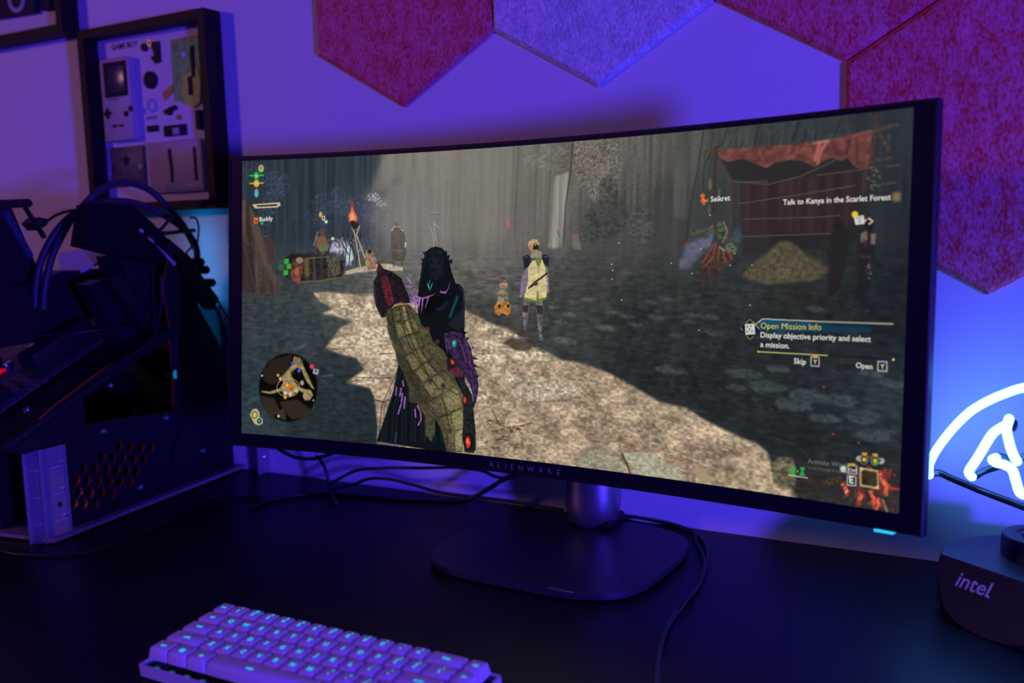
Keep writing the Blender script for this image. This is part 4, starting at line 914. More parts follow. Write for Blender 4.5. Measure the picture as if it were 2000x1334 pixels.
# outer rim: front lip, side wall
bm = B()
LIP = 0.0028
def ring(bm, ha, hb, wa, wb):
    """closed ring between two rounded outlines (half width, top, bottom) at depths wa, wb"""
    def outline(W2, T2, B2, w):
        pts = [(W2*t, T2) for t in us[::-1]]+[(-W2, T2+(B2-T2)*k/8) for k in range(1, 8)]+[(W2*t, B2) for t in us]+[(W2, B2+(T2-B2)*k/8) for k in range(1, 8)]
        return [bm.verts.new(MV(u, v, w)) for u, v in pts]
    a = outline(*ha, wa); b = outline(*hb, wb); n = len(a)
    for i in range(n): bm.faces.new((a[i], a[(i+1) % n], b[(i+1) % n], b[i]))
O_ = (MW, MH, -MH); L_ = (MW-LIP, MH-LIP, -MH+LIP)
OB = (MW-0.0012, MH-0.0012, -MH+0.0012)
ring(bm, L_, OB, 0.0, 0.0); ring(bm, OB, O_, 0.0, 0.0014); ring(bm, O_, O_, 0.0014, 0.011)
ring(bm, L_, L_, 0.0, 0.0012)
obj('frame_rim', bm, RIM, monitor, angle=50)
# border between the rim and the lit picture
bm = B(); SC = (SWID, STOP, SBOT)
ring(bm, L_, SC, 0.0009, 0.0009)
obj('screen_border', bm, GLOSS, monitor)
# lit picture
bm = B(); NV = 12; uvl = bm.loops.layers.uv.new('UVMap')
V = [[bm.verts.new(MV(SWID*t, SBOT+(STOP-SBOT)*k/NV, 0.0010)) for t in us] for k in range(NV+1)]
for k in range(NV):
    for i in range(NU):
        f = bm.faces.new((V[k][i], V[k][i+1], V[k+1][i+1], V[k+1][i]))
        for l, (a, b) in zip(f.loops, ((i, k), (i+1, k), (i+1, k+1), (i, k+1))): l[uvl].uv = (a/NU, b/NV)
obj('screen', bm, SCREEN, monitor, label='lit picture of a dim rocky camp with game menus')
# rear shell
bm = B()
V = []
for k in range(21):
    tv = -1+k/10; row = []
    for t in us:
        e = max(0.0, (1-abs(t)**6)*(1-abs(tv)**6))
        row.append(bm.verts.new(MV(MW*t, MH*tv, 0.011+0.044*e)))
    V.append(row)
for a, b in zip(V, V[1:]):
    for i in range(NU): bm.faces.new((a[i], b[i], b[i+1], a[i+1]))
obj('rear_shell', bm, RIM, monitor)
# lettering on the chin, letter by letter so the spacing follows the photo
LET = mat('grey_lettering', (0.30, 0.30, 0.34), 0.35, 0.3)
bm = B()
for ch, px, py in zip('ALIENWARE', (962.5, 977.5, 990.5, 1003, 1019, 1037.5, 1056.5, 1073.5, 1089.5), (909, 911, 912.5, 914, 916, 918, 920.5, 923, 925)):
    u0 = -0.0419+(px-962.5)/(1089.5-962.5)*(0.0456+0.0419-0.003)+0.0012
    v0 = -0.1737
    text_into(bm, ch, lambda x, y, d: MV(u0+x, v0+y, -0.0004), 0.0086)
obj('brand_lettering', bm, LET, monitor, smooth=False, label='thin spaced grey capitals on the bottom bezel')
bm = B()
a = [MV(u, v, w) for w in (0.001, 0.010) for u in (0.371, 0.387) for v in (-MH-0.0022, -MH+0.0004)]
q = [bm.verts.new(p) for p in a]
bmesh.ops.convex_hull(bm, input=q)
obj('power_light', bm, glow('cyan_led', (0.02, 0.55, 1.0), 1.2), monitor, smooth=False, label='small glowing cyan light under the right end of the bezel')
bm = B(); q = [bm.verts.new(MV(u, v, w)) for w in (0.002, 0.010) for u in (0.006, 0.017) for v in (-MH-0.0018, -MH)]
bmesh.ops.convex_hull(bm, input=q)
obj('menu_joystick', bm, BLACK, monitor, smooth=False)
# stand
STEEL = mat('dark_brushed_stand', (0.40, 0.40, 0.48), 0.36, 0.9, bump=(900, 0.08, 0.0002))
NX, NY, NR = 0.4365, -0.060, 0.0355
bm = B()
prof = [(0.017, DESK+0.0085), (0.0225, DESK+0.010), (0.027, DESK+0.014), (0.0310, DESK+0.0205), (0.0337, DESK+0.029), (0.0350, DESK+0.038), (NR, DESK+0.05), (NR, DESK+0.30), (NR*.9, DESK+0.306)]
lathe(bm, prof, frame((NX, NY, 0), (1, 0, 0), (0, 1, 0), (0, 0, 1)), 48, sy=0.9)
obj('stand_neck', bm, STEEL, monitor, angle=60)
bm = B(); m0 = MV(0.012, 0.03, 0.045)
box(bm, (NX-0.03, m0.y-0.005, m0.z-0.05), (NX+0.03, NY, m0.z+0.05), bevel=0.004)
obj('mount_bracket', bm, RIM, monitor)
bm = B(); box(bm, (NX-0.026, NY-0.02, DESK+0.0078), (NX+0.030, NY+0.034, DESK+0.022), bevel=0.006)
obj('neck_foot', bm, RIM, monitor)
bm = B(); n = 3.6; pts = []
for i in range(96):
    t = 2*math.pi*i/96; c, s = math.cos(t), math.sin(t)
    x = math.copysign(abs(c)**(2/n), c)*0.133; y = math.copysign(abs(s)**(2/n), s)*0.1175
    a = -0.035
    pts.append((0.4365+x*math.cos(a)-y*math.sin(a), -0.1515+x*math.sin(a)+y*math.cos(a)))
prism(bm, pts, DESK+0.0022, DESK+0.0085, ID, bevel=0.0022, seg=3)
base = obj('stand_base', bm, mat('dark_satin_base', (0.03, 0.03, 0.045), 0.42, 0.25), monitor, angle=35)
bm = B(); prism(bm, [(0.4365+(x-0.4365)*.93, -0.1515+(y+0.1515)*.93) for x, y in pts], DESK, DESK+0.0023)
obj('base_pad', bm, RUBBER, monitor, smooth=False)
# sticker on the base
zb = DESK+0.0086
STK = mat('clear_sticker', (0.02, 0.02, 0.03), 0.3)
c0, c1, c2 = at(1071, 1150, z=zb), at(1118, 1159, z=zb), at(1074, 1145, z=zb)
ex = (c1-c0).normalized(); ey = Vector((-ex.y, ex.x, 0)); Lx = (c1-c0).length; Hy = 0.0042
sf = lambda x, y, d=0.0: c0+ex*x+ey*y+Vector((0, 0, d))
bm = B(); q = [bm.verts.new(sf(x, y, 0.00015)) for x, y in ((0, 0), (Lx, 0), (Lx, Hy), (0, Hy))]; bm.faces.new(q)
st = obj('sticker', bm, STK, base, smooth=False)
bm = B()
def bar(bm, x0, y0, x1, y1, d=0.0003):
    q = [bm.verts.new(sf(x, y, d)) for x, y in ((x0, y0), (x1, y0), (x1, y1), (x0, y1))]; bm.faces.new(q)
for r in ((0, 0, Lx*.55, .0005), (0, Hy-.0005, Lx*.55, Hy), (0, 0, .0005, Hy), (Lx*.55-.0005, 0, Lx*.55, Hy)): bar(bm, *r)
bar(bm, Lx*.56, 0, Lx, .0003); bar(bm, Lx-.0004, 0, Lx, Hy)
text_into(bm, 'G-SYNC', lambda x, y, d: sf(Lx*.77+x, Hy/2+y, 0.0003), 0.0030, offset=0.02)
st2 = obj('sticker_print', bm, mat('white_green_print', (0.55, 0.70, 0.55), .5), base, smooth=False)

# ------------------------------------------------------------------ neon sign
neon = thing('neon_sign', 'glowing white neon sign with an arch on a black base, right of the monitor', 'neon sign', (0.915, -0.125, DESK))
ND = Vector((0.825, -0.565, 0)).normalized(); NN = Vector((-ND.y, ND.x, 0))*-1   # NN points to the room
bm = B(); R0 = 0.088
cx, cy = 0.9145, -0.122
out = []
for i in range(64):
    t = 2*math.pi*i/64
    out.append((R0*math.cos(t), R0*math.sin(t)))
rings = []
for z, s in ((0.0, .93), (0.004, .97), (0.012, 1.0), (0.040, 1.0), (0.048, .985), (0.0505, .965)):
    rings.append([bm.verts.new((cx+x*s, cy+y*s, DESK+z)) for x, y in out])
for a, b in zip(rings, rings[1:]):
    for i in range(64): bm.faces.new((a[i], a[(i+1) % 64], b[(i+1) % 64], b[i]))
bm.faces.new(rings[0][::-1]); bm.faces.new(rings[-1])
# slanted flat facet at the front, through the top front edge seen in the photo
e0 = Vector((0.831, -0.128, DESK+0.0505)); e1 = Vector((0.899, -0.174, DESK+0.0505))
ed = (e1-e0).normalized(); fn = Vector((ed.y, -ed.x, 0)); fn = (fn+Vector((0, 0, 0.62))).normalized()
fn = fn if fn.dot(Vector((-1, -1, 0))) > 0 else fn
r = bmesh.ops.bisect_plane(bm, geom=bm.verts[:]+bm.edges[:]+bm.faces[:], plane_co=e0, plane_no=fn, clear_outer=True)
bmesh.ops.holes_fill(bm, edges=[e for e in bm.edges if e.is_boundary])
NB = mat('black_sign_base', (0.018, 0.018, 0.024), 0.38, 0.0, 0.5, bump=(600, 0.06, 0.0002))
nbase = obj('sign_base', bm, NB, neon, angle=25)
fup = ed.cross(fn); fup = fup if fup.z > 0 else -fup
o0 = on_plane(1903, 1142, e0, fn)
bm = B()
text_into(bm, 'intel', lambda x, y, d: o0+ed*x+fup*y+fn*0.0005, 0.0200, offset=0.010, shear=0.12)
# small square stop after the word
pd = on_plane(1929.5, 1165.5, e0, fn)
lathe(bm, [(0.0013, 0.0), (0.0013, 0.0006)], frame(pd, ed, fup, fn), 12)
obj('base_lettering', bm, mat('violet_white_print', (0.75, 0.62, 0.85), 0.5), neon, smooth=False, label='pale rounded lowercase word on the front facet')
bm = B()
lathe(bm, [(0.034, DESK+0.0503), (0.034, DESK+0.068), (0.0325, DESK+0.0705), (0.022, DESK+0.0705), (0.0215, DESK+0.0695), (0.0165, DESK+0.0695), (0.016, DESK+0.0712), (0.0, DESK+0.0712)][:-1], frame((0.9125, -0.096, 0), (1, 0, 0), (0, 1, 0), (0, 0, 1)), 40)
obj('sign_collar', bm, NB, neon)
NP0 = Vector((0.93, -0.13, 0.8))
def npt(px, py, off=0.0): return on_plane(px, py, NP0+NN*off, NN)
TUBE = glow('neon_tube_glow', (0.45, 1.75, 5.2), 2.2)
NT = mat('blackout_painted_glass', (0.02, 0.02, 0.03), 0.18)
r_ = 0.0043
arc = [npt(1815, 928), npt(1814.5, 915), npt(1818, 900), npt(1833, 873), npt(1862, 836), npt(1895, 804), npt(1930, 783), npt(1965, 768), npt(2000, 757)]
c = (arc[-1]-NP0).dot(ND); zt = arc[-1].z
sN = lambda s, z: NP0+ND*s+Vector((0, 0, z-NP0.z))
arc += [sN(0.0, 0.966), sN(0.05, 0.962), sN(0.10, 0.935), sN(0.135, 0.895), sN(0.146, 0.86)]
bm = B(); tube(bm, arc, r_, 12, 8, True); obj('arch_tube', bm, TUBE, neon, label='bright white neon arch')
for nm, pts in (('letter_tube', [(1898, 931), (1893, 926), (1893.5, 918), (1910, 893), (1935, 852), (1950, 838), (1966, 829), (1971, 818)]),
                ('letter_tube', [(1970, 821), (1966, 838), (1972, 868), (1979, 888), (1986, 901)]),
                ('letter_tube', [(1945, 894), (1938, 898), (1946, 904), (1962, 908), (1977, 918), (1984, 938), (1990, 958), (1998, 966), (2010, 962)])):
    bm = B(); tube(bm, [npt(*p, off=0.004) for p in pts], r_*1.02, 12, 8, True); obj(nm, bm, TUBE, neon, label='bright white neon letter stroke')
for nm, pts, rr in (('return_tube', [(1816, 926), (1826, 924), (1838, 925), (1862, 936), (1920, 960), (1975, 981), (2040, 1006)], 0.0036),
                    ('return_tube', [(1906, 930), (1920, 921), (1950, 911), (1985, 899), (2005, 890)], 0.0034),
                    ('return_tube', [(1946, 892), (1956, 891), (1972, 898)], 0.003)):
    bm = B(); tube(bm, [npt(*p, off=-0.007) for p in pts], rr, 10, 8, True); obj(nm, bm, NT, neon)
bm = B(); tube(bm, [npt(1974, 823, -.002), npt(1980, 826, -.006), npt(1978, 836, -.01)], 0.0036, 10, 6, True); obj('return_tube', bm, NT, neon)
bm = B()
for s in (-0.012, 0.03): tube(bm, [sN(s-0.005, DESK+0.0705)+NN*-0.01, sN(s, 0.84)+NN*-0.012, sN(s, 0.90)+NN*-0.010], 0.003, 8, 4)
obj('support_rod', bm, NT, neon)

# ------------------------------------------------------------------ keyboard
U = 0.0180
KP = math.radians(5.0)
KO = Vector((0.2465, -0.4765, 0.7730))
KX = Vector((1, 0, 0)); KY = Vector((0, math.cos(KP), math.sin(KP))); KZ = KX.cross(KY)
KT = frame(KO, KX, KY, KZ)     # origin: back left corner of the key field, at key-top height; y away from the front
kb = thing('keyboard', 'small white compact keyboard with glowing cyan legends at the front of the desk', 'keyboard', (0.39, -0.52, DESK))
KEYW = mat('white_keycap_plastic', (0.66, 0.60, 0.66), 0.45, spec=0.4)
CASEW = mat('white_keyboard_case', (0.62, 0.58, 0.64), 0.45)
LEG = glow('cyan_legend', (0.0, 0.58, 0.95), 1.0)
TRAY = mat('dark_switch_plate', (0.03, 0.03, 0.04), 0.5)
M0 = 0.006
bm = B()
outl = rrect(-M0, -5*U-M0-0.001, 16*U+M0, M0, 0.004); inn = rrect(-M0+.003, -5*U-M0+.002, 16*U+M0-.003, M0-.003, 0.002)
zt, zb_ = -0.0135, -0.0265
a1 = [bm.verts.new((x, y, zt)) for x, y in outl]; b1 = [bm.verts.new((x, y, zt)) for x, y in inn]
a0 = [bm.verts.new((x*1.0, y, zb_)) for x, y in outl]; b0 = [bm.verts.new((x, y, zt-.006)) for x, y in inn]
n = len(outl)
for i in range(n):
    j = (i+1) % n
    bm.faces.new((a1[i], a1[j], b1[j], b1[i])); bm.faces.new((a0[i], a0[j], a1[j], a1[i])); bm.faces.new((b1[i], b1[j], b0[j], b0[i]))
bm.faces.new(a0[::-1])
bmesh.ops.transform(bm, matrix=KT, verts=bm.verts)
# keep the lower shell above the desk
for v in bm.verts: v.co.z = max(v.co.z, DESK+0.0015)
obj('keyboard_case', bm, CASEW, kb, angle=30)
bm = B(); box(bm, (-M0+.0025, -5*U-M0+.0015, zt-.0075), (16*U+M0-.0025, M0-.0025, zt-.0058), KT)
obj('switch_plate', bm, TRAY, kb, smooth=False)
bm = B(); box(bm, (0.002, -0.012, -0.0335), (16*U-.002, -0.002, -0.0265), KT, bevel=.001)
for v in bm.verts: v.co.z = max(v.co.z, DESK+0.0005)
obj('rear_foot', bm, RUBBER, kb)
bm = B(); box(bm, (0.01, -5*U+.002, -0.030), (16*U-.01, -5*U+.010, -0.0262), KT)
for v in bm.verts: v.co.z = max(v.co.z, DESK)
obj('front_foot', bm, RUBBER, kb)
def keycap_mesh(w):
    bm = B()
    W2, H2 = w*U-0.0009, U-0.0009
    def rg(ix, iy0, iy1, z, r): return [bm.verts.new((x, y, z)) for x, y in rrect(ix, -H2+iy0, W2-ix, -iy1, r, 3)]
    R_ = [rg(0, 0, 0, -0.0095, .0012), rg(0.0004, .0004, .0003, -0.0055, .0014), rg(0.0013, .0014, .0007, -0.0008, .0018), rg(0.0020, .0021, .0013, 0.0, .0018)]
    for a, b in zip(R_, R_[1:]):
        k = len(a)
        for i in range(k): bm.faces.new((a[i], a[(i+1) % k], b[(i+1) % k], b[i]))
    bm.faces.new(R_[-1]); bm.faces.new(R_[0][::-1])
    return bm
ROWS = [[('-', 1)]+[(c, 1) for c in '1234567890-=']+[('bksp', 2), ('del', 1)],
        [('tab', 1.5)]+[(c, 1) for c in 'QWERTYUIOP[]']+[('\\', 1.5), ('pu', 1)],
        [('caps', 1.75)]+[(c, 1) for c in "ASDFGHJKL;'"]+[('enter', 2.25), ('pd', 1)],
        [('shift', 2.25)]+[(c, 1) for c in 'ZXCVBNM,./']+[('shift', 1.75), ('^', 1), ('end', 1)],
        [('ctrl', 1.25), ('win', 1.25), ('alt', 1.25), ('___', 6.25), ('alt', 1), ('fn', 1), ('ctrl', 1), ('<', 1), ('v', 1), ('>', 1)]]
SHIFT = dict(zip("1234567890-=[]\\;',./", '!@#$%^&*()_+{}|:"<>?'))
cache = {}
loc0 = world_loc(kb)
for ri, row in enumerate(ROWS):
    x = 0.0
    for ch, w in row:
        T = frame(KT @ Vector((x*U+.00045, -ri*U-.00045, 0)), KX, KY, KZ)
        if w not in cache:
            bm = keycap_mesh(w); o = obj('keycap', bm, KEYW, None, angle=50)
            cache[w] = o.data; bpy.data.objects.remove(o)
        o = bpy.data.objects.new('keycap', cache[w]); COL.objects.link(o); o.parent = kb
        o.matrix_local = Matrix.Translation(-loc0) @ T
        big = len(ch) == 1
        bm = B(); W2 = w*U-.0009
        oy = -U*0.5+.0006; ox = W2/2
        if ch == '___':
            box(bm, (ox-.017, -U+.0085, 0.0), (ox-.010, -U+.0100, 0.0004))
        elif ch == 'win':
            for i in (0, 1):
                for j in (0, 1): box(bm, (ox-.0022+i*.0023, oy-.0022+j*.0023, 0), (ox-.0002+i*.0023, oy-.0002+j*.0023, .0004))
        elif ch == '-' and ri == 0 and x == 0:
            text_into(bm, 'esc', lambda a, b, d: Vector((ox+a, oy+b, 0.0004)), 0.0042, offset=.03)
        else:
            text_into(bm, ch, lambda a, b, d: Vector((ox+a, oy+b, 0.0004)), 0.0064 if big else 0.0040, offset=.03)
            if ch in SHIFT:
                text_into(bm, SHIFT[ch], lambda a, b, d: Vector((ox+a+.0016, oy+b+.0046, 0.0004)), 0.0042, offset=.02)
        if not bm.verts: bm.free()
        else:
            me = bpy.data.meshes.new('legend'); bm.to_mesh(me); bm.free(); me.materials.append(LEG)
            g = bpy.data.objects.new('legend', me); COL.objects.link(g); g.parent = o; g['label'] = 'glowing cyan legend'
        x += w
# switch glow between the keys
bm = B()
for i in range(16):
    for r in (4,): box(bm, (i*U+.004, -5*U-.0005, zt-.0056), (i*U+.009, -5*U+.004, zt-.0048), KT)
obj('key_lighting', bm, glow('dim_cyan_led', (0.0, 0.10, 0.16), 1.0), kb, smooth=False)
# ------------------------------------------------------------------ open-frame computer
CO = Vector((-.147, -.346, DESK)); CV = Vector((-.134, .991, 0)).normalized(); CL = Vector((-CV.y, CV.x, 0)); UP = Vector((0, 0, 1))
pc = thing('open_frame_computer', 'dark open-frame computer with cable loops and metal corner brackets, left of the monitor', 'computer', (CO+CL*0.19+CV*0.16)[:])
def cs(px, py, l):
    d = on_plane(px, py, CO+CL*l, CL)-CO
    return (d.dot(CV), d.z)
def cw(l, v, z): return CO+CL*l+CV*v+UP*z
def side(l): return frame(CO+CL*l, CV, UP, -CL)
SHEET = [mat('dark_blue_black_sheet', (0.009, 0.009, 0.012), 0.42, spec=0.4), mat('red_sheet_edge', (0.42, 0.035, 0.015), 0.5)]
CHROME = mat('bright_screw_metal', (0.75, 0.75, 0.78), 0.25, 1.0)
ALU = mat('brushed_aluminium', (0.72, 0.72, 0.78), 0.32, 0.6, bump=(500, 0.06, 0.0002))
HEAT = mat('dark_heatsink', (0.020, 0.018, 0.022), 0.45, 0.3)
CARD = mat('dark_card_shroud', (0.013, 0.013, 0.018), 0.45, 0.2)
PALE = mat('pale_metal_plate', (0.55, 0.50, 0.55), 0.45, 0.2)
# base plate
bm = B(); box(bm, (0.0, -0.03, 0.003), (0.34, 0.352, 0.0075), frame(CO, CL, CV, UP).copy())
obj('base_plate', bm, mat('violet_grey_base_plate', (0.30, 0.24, 0.28), 0.5, 0.2), pc, smooth=False)
for l, v in ((0.02, -0.015), (0.02, 0.33), (0.32, -0.015), (0.32, 0.33)):
    bm = B(); lathe(bm, [(0.008, 0.0), (0.009, 0.003)], frame(cw(l, v, 0), CV, CL, UP), 16)
    obj('rubber_foot', bm, RUBBER, pc)
# perforated side panel
LP = 0.016
P = lambda x, y: cs(x, y, LP)
outline = [P(40, 1040), P(60, 1050), P(170, 1020)]
outline = [cs(150, 1024, LP), cs(430, 908, LP)]
outline = [(0.006, 0.0078), (0.338, 0.0078), (0.338, 0.10), (min(0.338, P(432, 680)[0]), P(432, 680)[1]), P(388, 604), P(332, 470), P(318, 560), P(330, 642), P(200, 722), P(100, 797), P(12, 880), (-0.050, 0.118), (0.006, 0.120)]
holes = [[P(164, 830), P(162, 780), P(177, 746), P(330, 662), P(337, 735), P(339, 803), P(300, 808)]]
rows = [(872, [231, 251, 273, 292]), (893, [197, 218, 238, 259, 279]), (914, [160, 183, 206, 226, 246, 265]), (937, [147, 168, 190, 212, 232, 252]), (961, [152, 174, 196, 217]), (984, [142, 161, 184])]
hv = []
for y0, xs in rows:
    for i, x0 in enumerate(xs):
        c0 = P(x0, y0+i*1.0); hv.append(c0); holes.append(circle(c0[0], c0[1], 0.0068, 12))
bm = holed_sheet(outline, holes, 0.004, side(LP))
obj('side_panel', bm, SHEET, pc, smooth=False, label='perforated dark panel with red cut edges')
# red liner behind the hole field
for px in ((200, 843), (322, 816), (272, 953), (394, 881)):
    v, z = P(*px); bm = B()
    lathe(bm, [(0.0048, 0), (0.0045, 0.002), (0.002, 0.0032)], frame(cw(LP-.002, v, z), CV, UP, -CL), 12)
    obj('screw', bm, CHROME, pc)
# sloped rails carrying the tray
def railbar(name, p0, p1, l0, l1, h, m=None):
    a = P(*p0); b = P(*p1); d = Vector((b[0]-a[0], b[1]-a[1])); L = d.length; d.normalize()
    X = CV*d.x+UP*d.y; Z = CL; Y = Z.cross(X)
    if Y.z < 0: Y = -Y
    T = frame(cw(0, a[0], a[1]), X, Y, X.cross(Y))
    s = 1 if X.cross(Y).dot(CL) > 0 else -1
    bm = B(); box(bm, (0, 0, min(s*l0, s*l1)), (L, h, max(s*l0, s*l1)), T, bevel=.001)
    return obj(name, bm, m or SHEET[0], pc, angle=30)
railbar('tray_rail', (8, 886), (336, 650), LP-.006, LP+.004, 0.010)
TV0, TZ0 = P(12, 880); TV1, TZ1 = P(330, 642)
td = Vector((TV1-TV0, TZ1-TZ0)); TL_ = td.length; td.normalize()
TX = CV*td.x+UP*td.y; TN = CL.cross(TX); TN = TN if TN.z > 0 else -TN
TT = frame(cw(0, TV0, TZ0), TX, CL, TX.cross(CL))      # x up the slope, y to the left, z normal
zs = 1 if TX.cross(CL).z > 0 else -1
def tp(px, py, h=0.0):
    """tray coordinates (slope, left) of the tray point seen at a pixel, h above it"""
    X = on_plane(px, py, cw(0, TV0, TZ0)+TN*h, TN)-cw(0, TV0, TZ0)
    return (X.dot(TX), X.dot(CL))
TF = frame(cw(0, TV0, TZ0), TX, CL, TN)
slots = [[tp(60, 722), tp(80, 728), tp(196, 640), tp(200, 618), tp(150, 650)], [tp(-30, 765), tp(6, 752), tp(14, 760), tp(-20, 785)], [tp(240, 570), tp(262, 560), tp(262, 572), tp(246, 580)]]
bm = holed_sheet([(0.0, LP+.006), (TL_+.012, LP+.006), (TL_+.012, 0.33), (0.0, 0.33)], slots, 0.004, TF)
obj('motherboard_tray', bm, SHEET, pc, smooth=False, label='sloped dark tray with red-edged slots')
for px in ((148, 666), (270, 566), (10, 781), (54, 803)):
    a = tp(*px); bm = B()
    lathe(bm, [(0.0045, 0.002), (0.0042, 0.0045), (0.002, 0.0058)], frame(TF @ Vector((a[0], a[1], 0)), TX, CL, TN), 12)
    obj('screw', bm, CHROME, pc)
# boxes standing on the tray, given by tray x/y ranges and height
def tbox(name, x0, x1, y0, y1, z0, z1, m, bevel=0.002, parent=None, label=None):
    bm = B(); box(bm, (x0, y0, z0), (x1, y1, z1), TF, bevel=bevel)
    return obj(name, bm, m, parent or pc, angle=30, label=label)
board = tbox('motherboard', 0.03, 0.27, 0.085, 0.31, 0.008, 0.010, PCBD, .0004)
hs = tbox('port_cover', 0.145, 0.255, 0.095, 0.125, 0.010, 0.045, HEAT, .003, board)
for px in ((116, 631), (131, 618), (147, 606)):
    a = tp(px[0], px[1], 0.028)
    tbox('port', a[0]-.006, a[0]+.006, 0.0935, 0.097, 0.022, 0.034, PALE, .0005, board)
for i in range(4):
    tbox('memory_stick', 0.05, 0.165, 0.262+i*.009, 0.2655+i*.009, 0.010, 0.045, HEAT, .0006, board)
tbox('heatsink', 0.035, 0.10, 0.10, 0.15, 0.010, 0.026, HEAT, .002, board)
tbox('heatsink', 0.035, 0.085, 0.17, 0.20, 0.010, 0.030, HEAT, .002, board)
for k in range(14):
    x = 0.03+random.random()*0.2; y = 0.09+random.random()*0.2; s = .003+random.random()*.004
    tbox('board_component', x, x+s*1.6, y, y+s, 0.010, 0.014+random.random()*.006, random.choice((HEAT, PALE, CARD)), .0006, board)
blk = tbox('pump_block', 0.12, 0.175, 0.19, 0.245, 0.010, 0.050, CARD, .006, board)
# glowing chevron on the pump and small status lights
a = [on_plane(x, y, TF @ Vector((0.147, 0.19, 0.05)), -CL) for x, y in ((-8, 560), (4, 536), (20, 552))]
bm = B(); tube(bm, a, 0.0024, 8, 0, True); tube(bm, [on_plane(x, y, TF @ Vector((0.147, 0.19, 0.05)), -CL) for x, y in ((5, 540), (7, 556))], 0.0024, 8, 0, True)
obj('pump_light', bm, glow('pump_cyan', (0.0, 0.22, 0.85), 1.0), blk, label='glowing cyan chevron')
a = tp(3, 724, 0.012); tbox('status_light', a[0]-.005, a[0]+.005, a[1]-.003, a[1]+.003, 0.010, 0.014, glow('red_led', (0.55, 0.0, 0.03), 1.0), .0005, board, 'small red light')
for px in ((62, 678), (87, 656), (180, 582), (103, 661), (17, 711), (6, 717)):
    a = tp(px[0], px[1], 0.015)
    tbox('contact_clip', a[0]-.005, a[0]+.005, a[1]-.003, a[1]+.003, 0.010, 0.018, CHROME, .001, board)
# graphics card lying across the tray, with its two dark bars
def slab(name, q, l0, l1, m, parent=None, bevel=0.0, label=None):
    """prism with its (v, z) outline taken from photo pixels on the plane l0 and extruded to l1"""
    bm = B(); T = frame(CO+CL*l0, CV, UP, CL) if False else side(l0)
    prism(bm, [cs(x, y, l0) for x, y in q], -(l1-l0), 0.0, T, bevel=bevel)
    return obj(name, bm, m, parent or pc, smooth=False, label=label)
gpu = slab('graphics_card', [(176, 556), (204, 546), (268, 640), (300, 690), (285, 696), (243, 690)], 0.060, 0.085, CARD, label='dark plate running down across the tray')
slab('card_bracket', [(212, 545), (236, 540), (322, 640), (322, 668), (300, 668)], 0.040, 0.058, CARD, gpu)
slab('card_shroud', [(236, 500), (318, 492), (336, 560), (330, 640), (300, 612), (270, 570), (250, 560)], 0.055, 0.10, HEAT, gpu)
# pale plate and dark power block at the back
bm = B(); 
pl = [on_plane(x, y, cw(0.13, 0.18, 0.33), Vector((0.25, -0.6, 1)).normalized()) for x, y in ((113, 494), (222, 478), (215, 500), (160, 528), (118, 538))]
n0 = Vector((0.25, -0.6, 1)).normalized()
t0 = [bm.verts.new(p) for p in pl]; t1 = [bm.verts.new(p-n0*0.004) for p in pl]
bm.faces.new(t0); bm.faces.new(t1[::-1])
for i in range(5): bm.faces.new((t0[i], t0[(i+1) % 5], t1[(i+1) % 5], t1[i]))
obj('pale_plate', bm, PALE, pc, smooth=False, label='pale bluish metal plate')
slab('power_block', [(172, 400), (256, 400), (300, 437), (352, 492), (352, 520), (236, 500), (160, 480)], 0.030, 0.050, mat('matt_black_coating', (0.008, 0.008, 0.010), 0.9, spec=0.08), label='dark block with a sloping corner')
slab('rear_strut', [(330, 466), (360, 492), (428, 583), (418, 606), (392, 585), (326, 500)], 0.014, 0.03, SHEET[0])
for q in ([(306, 478), (312, 484), (345, 514), (341, 520)], [(290, 462), (300, 470), (302, 476), (292, 468)], [(273, 446), (280, 449), (281, 455), (274, 453)]):
    slab('strut_trim', q, 0.0115, 0.014, ALU)
for (x, y) in ((392, 512), (402, 527), (414, 552)):
    v, z = cs(x, y, 0.02); bm = B()
    lathe(bm, [(0.0065, -0.014), (0.0065, 0.006), (0.004, 0.009)], frame(cw(0.024, v, z), CV, UP, -CL), 12)
    obj('thumb_screw', bm, BLACK, pc)
# radiator with cap at the far left
slab('radiator', [(-40, 404), (22, 404), (84, 548), (60, 600), (-40, 600)], 0.150, 0.200, HEAT)
slab('radiator_fan', [(4, 412), (16, 410), (66, 498), (58, 506)], 0.146, 0.150, mat('dark_blue_grille', (0.04, 0.04, 0.09), .6, noise=(300, 0.8)))
slab('radiator_cap', [(-40, 392), (57, 388), (65, 397), (60, 405), (-40, 410)], 0.140, 0.205, BLACK)
for q in ([(49, 404), (54, 404), (92, 462), (88, 466)],):
    slab('radiator_stay', q, 0.160, 0.166, BLACK)
slab('cable_plug', [(62, 436), (76, 424), (96, 428), (92, 440), (74, 450)], 0.155, 0.175, BLACK)
# inner back wall of the machine seen through the window, and its bright bits
bm = B(); box(bm, (0.10, -0.02, 0.0078), (0.104, 0.335, 0.11), frame(CO, CL, CV, UP))
obj('drive_cage', bm, SHEET[0], pc, smooth=False)
bm = B(); box(bm, (0.022, 0.336, 0.0078), (0.33, 0.340, 0.262), frame(CO, CL, CV, UP)); obj('rear_blocker', bm, SHEET[0], pc, smooth=False)  # rear plate added to shut out the wall so the window stays dark
bm = B(); prism(bm, [(-0.03, 0.0078), (0.336, 0.0078), (0.336, 0.262), (0.22, 0.225), (-0.03, 0.128)], 0.0, 0.003, side(0.333)); obj('left_blocker', bm, SHEET[0], pc, smooth=False)  # left plate added to close the case and darken its inside
slab('power_supply', [(-60, 545), (40, 560), (120, 530), (205, 524), (236, 545), (215, 600), (120, 660), (-60, 690)], 0.132, 0.19, HEAT, label='big dark block behind the board')
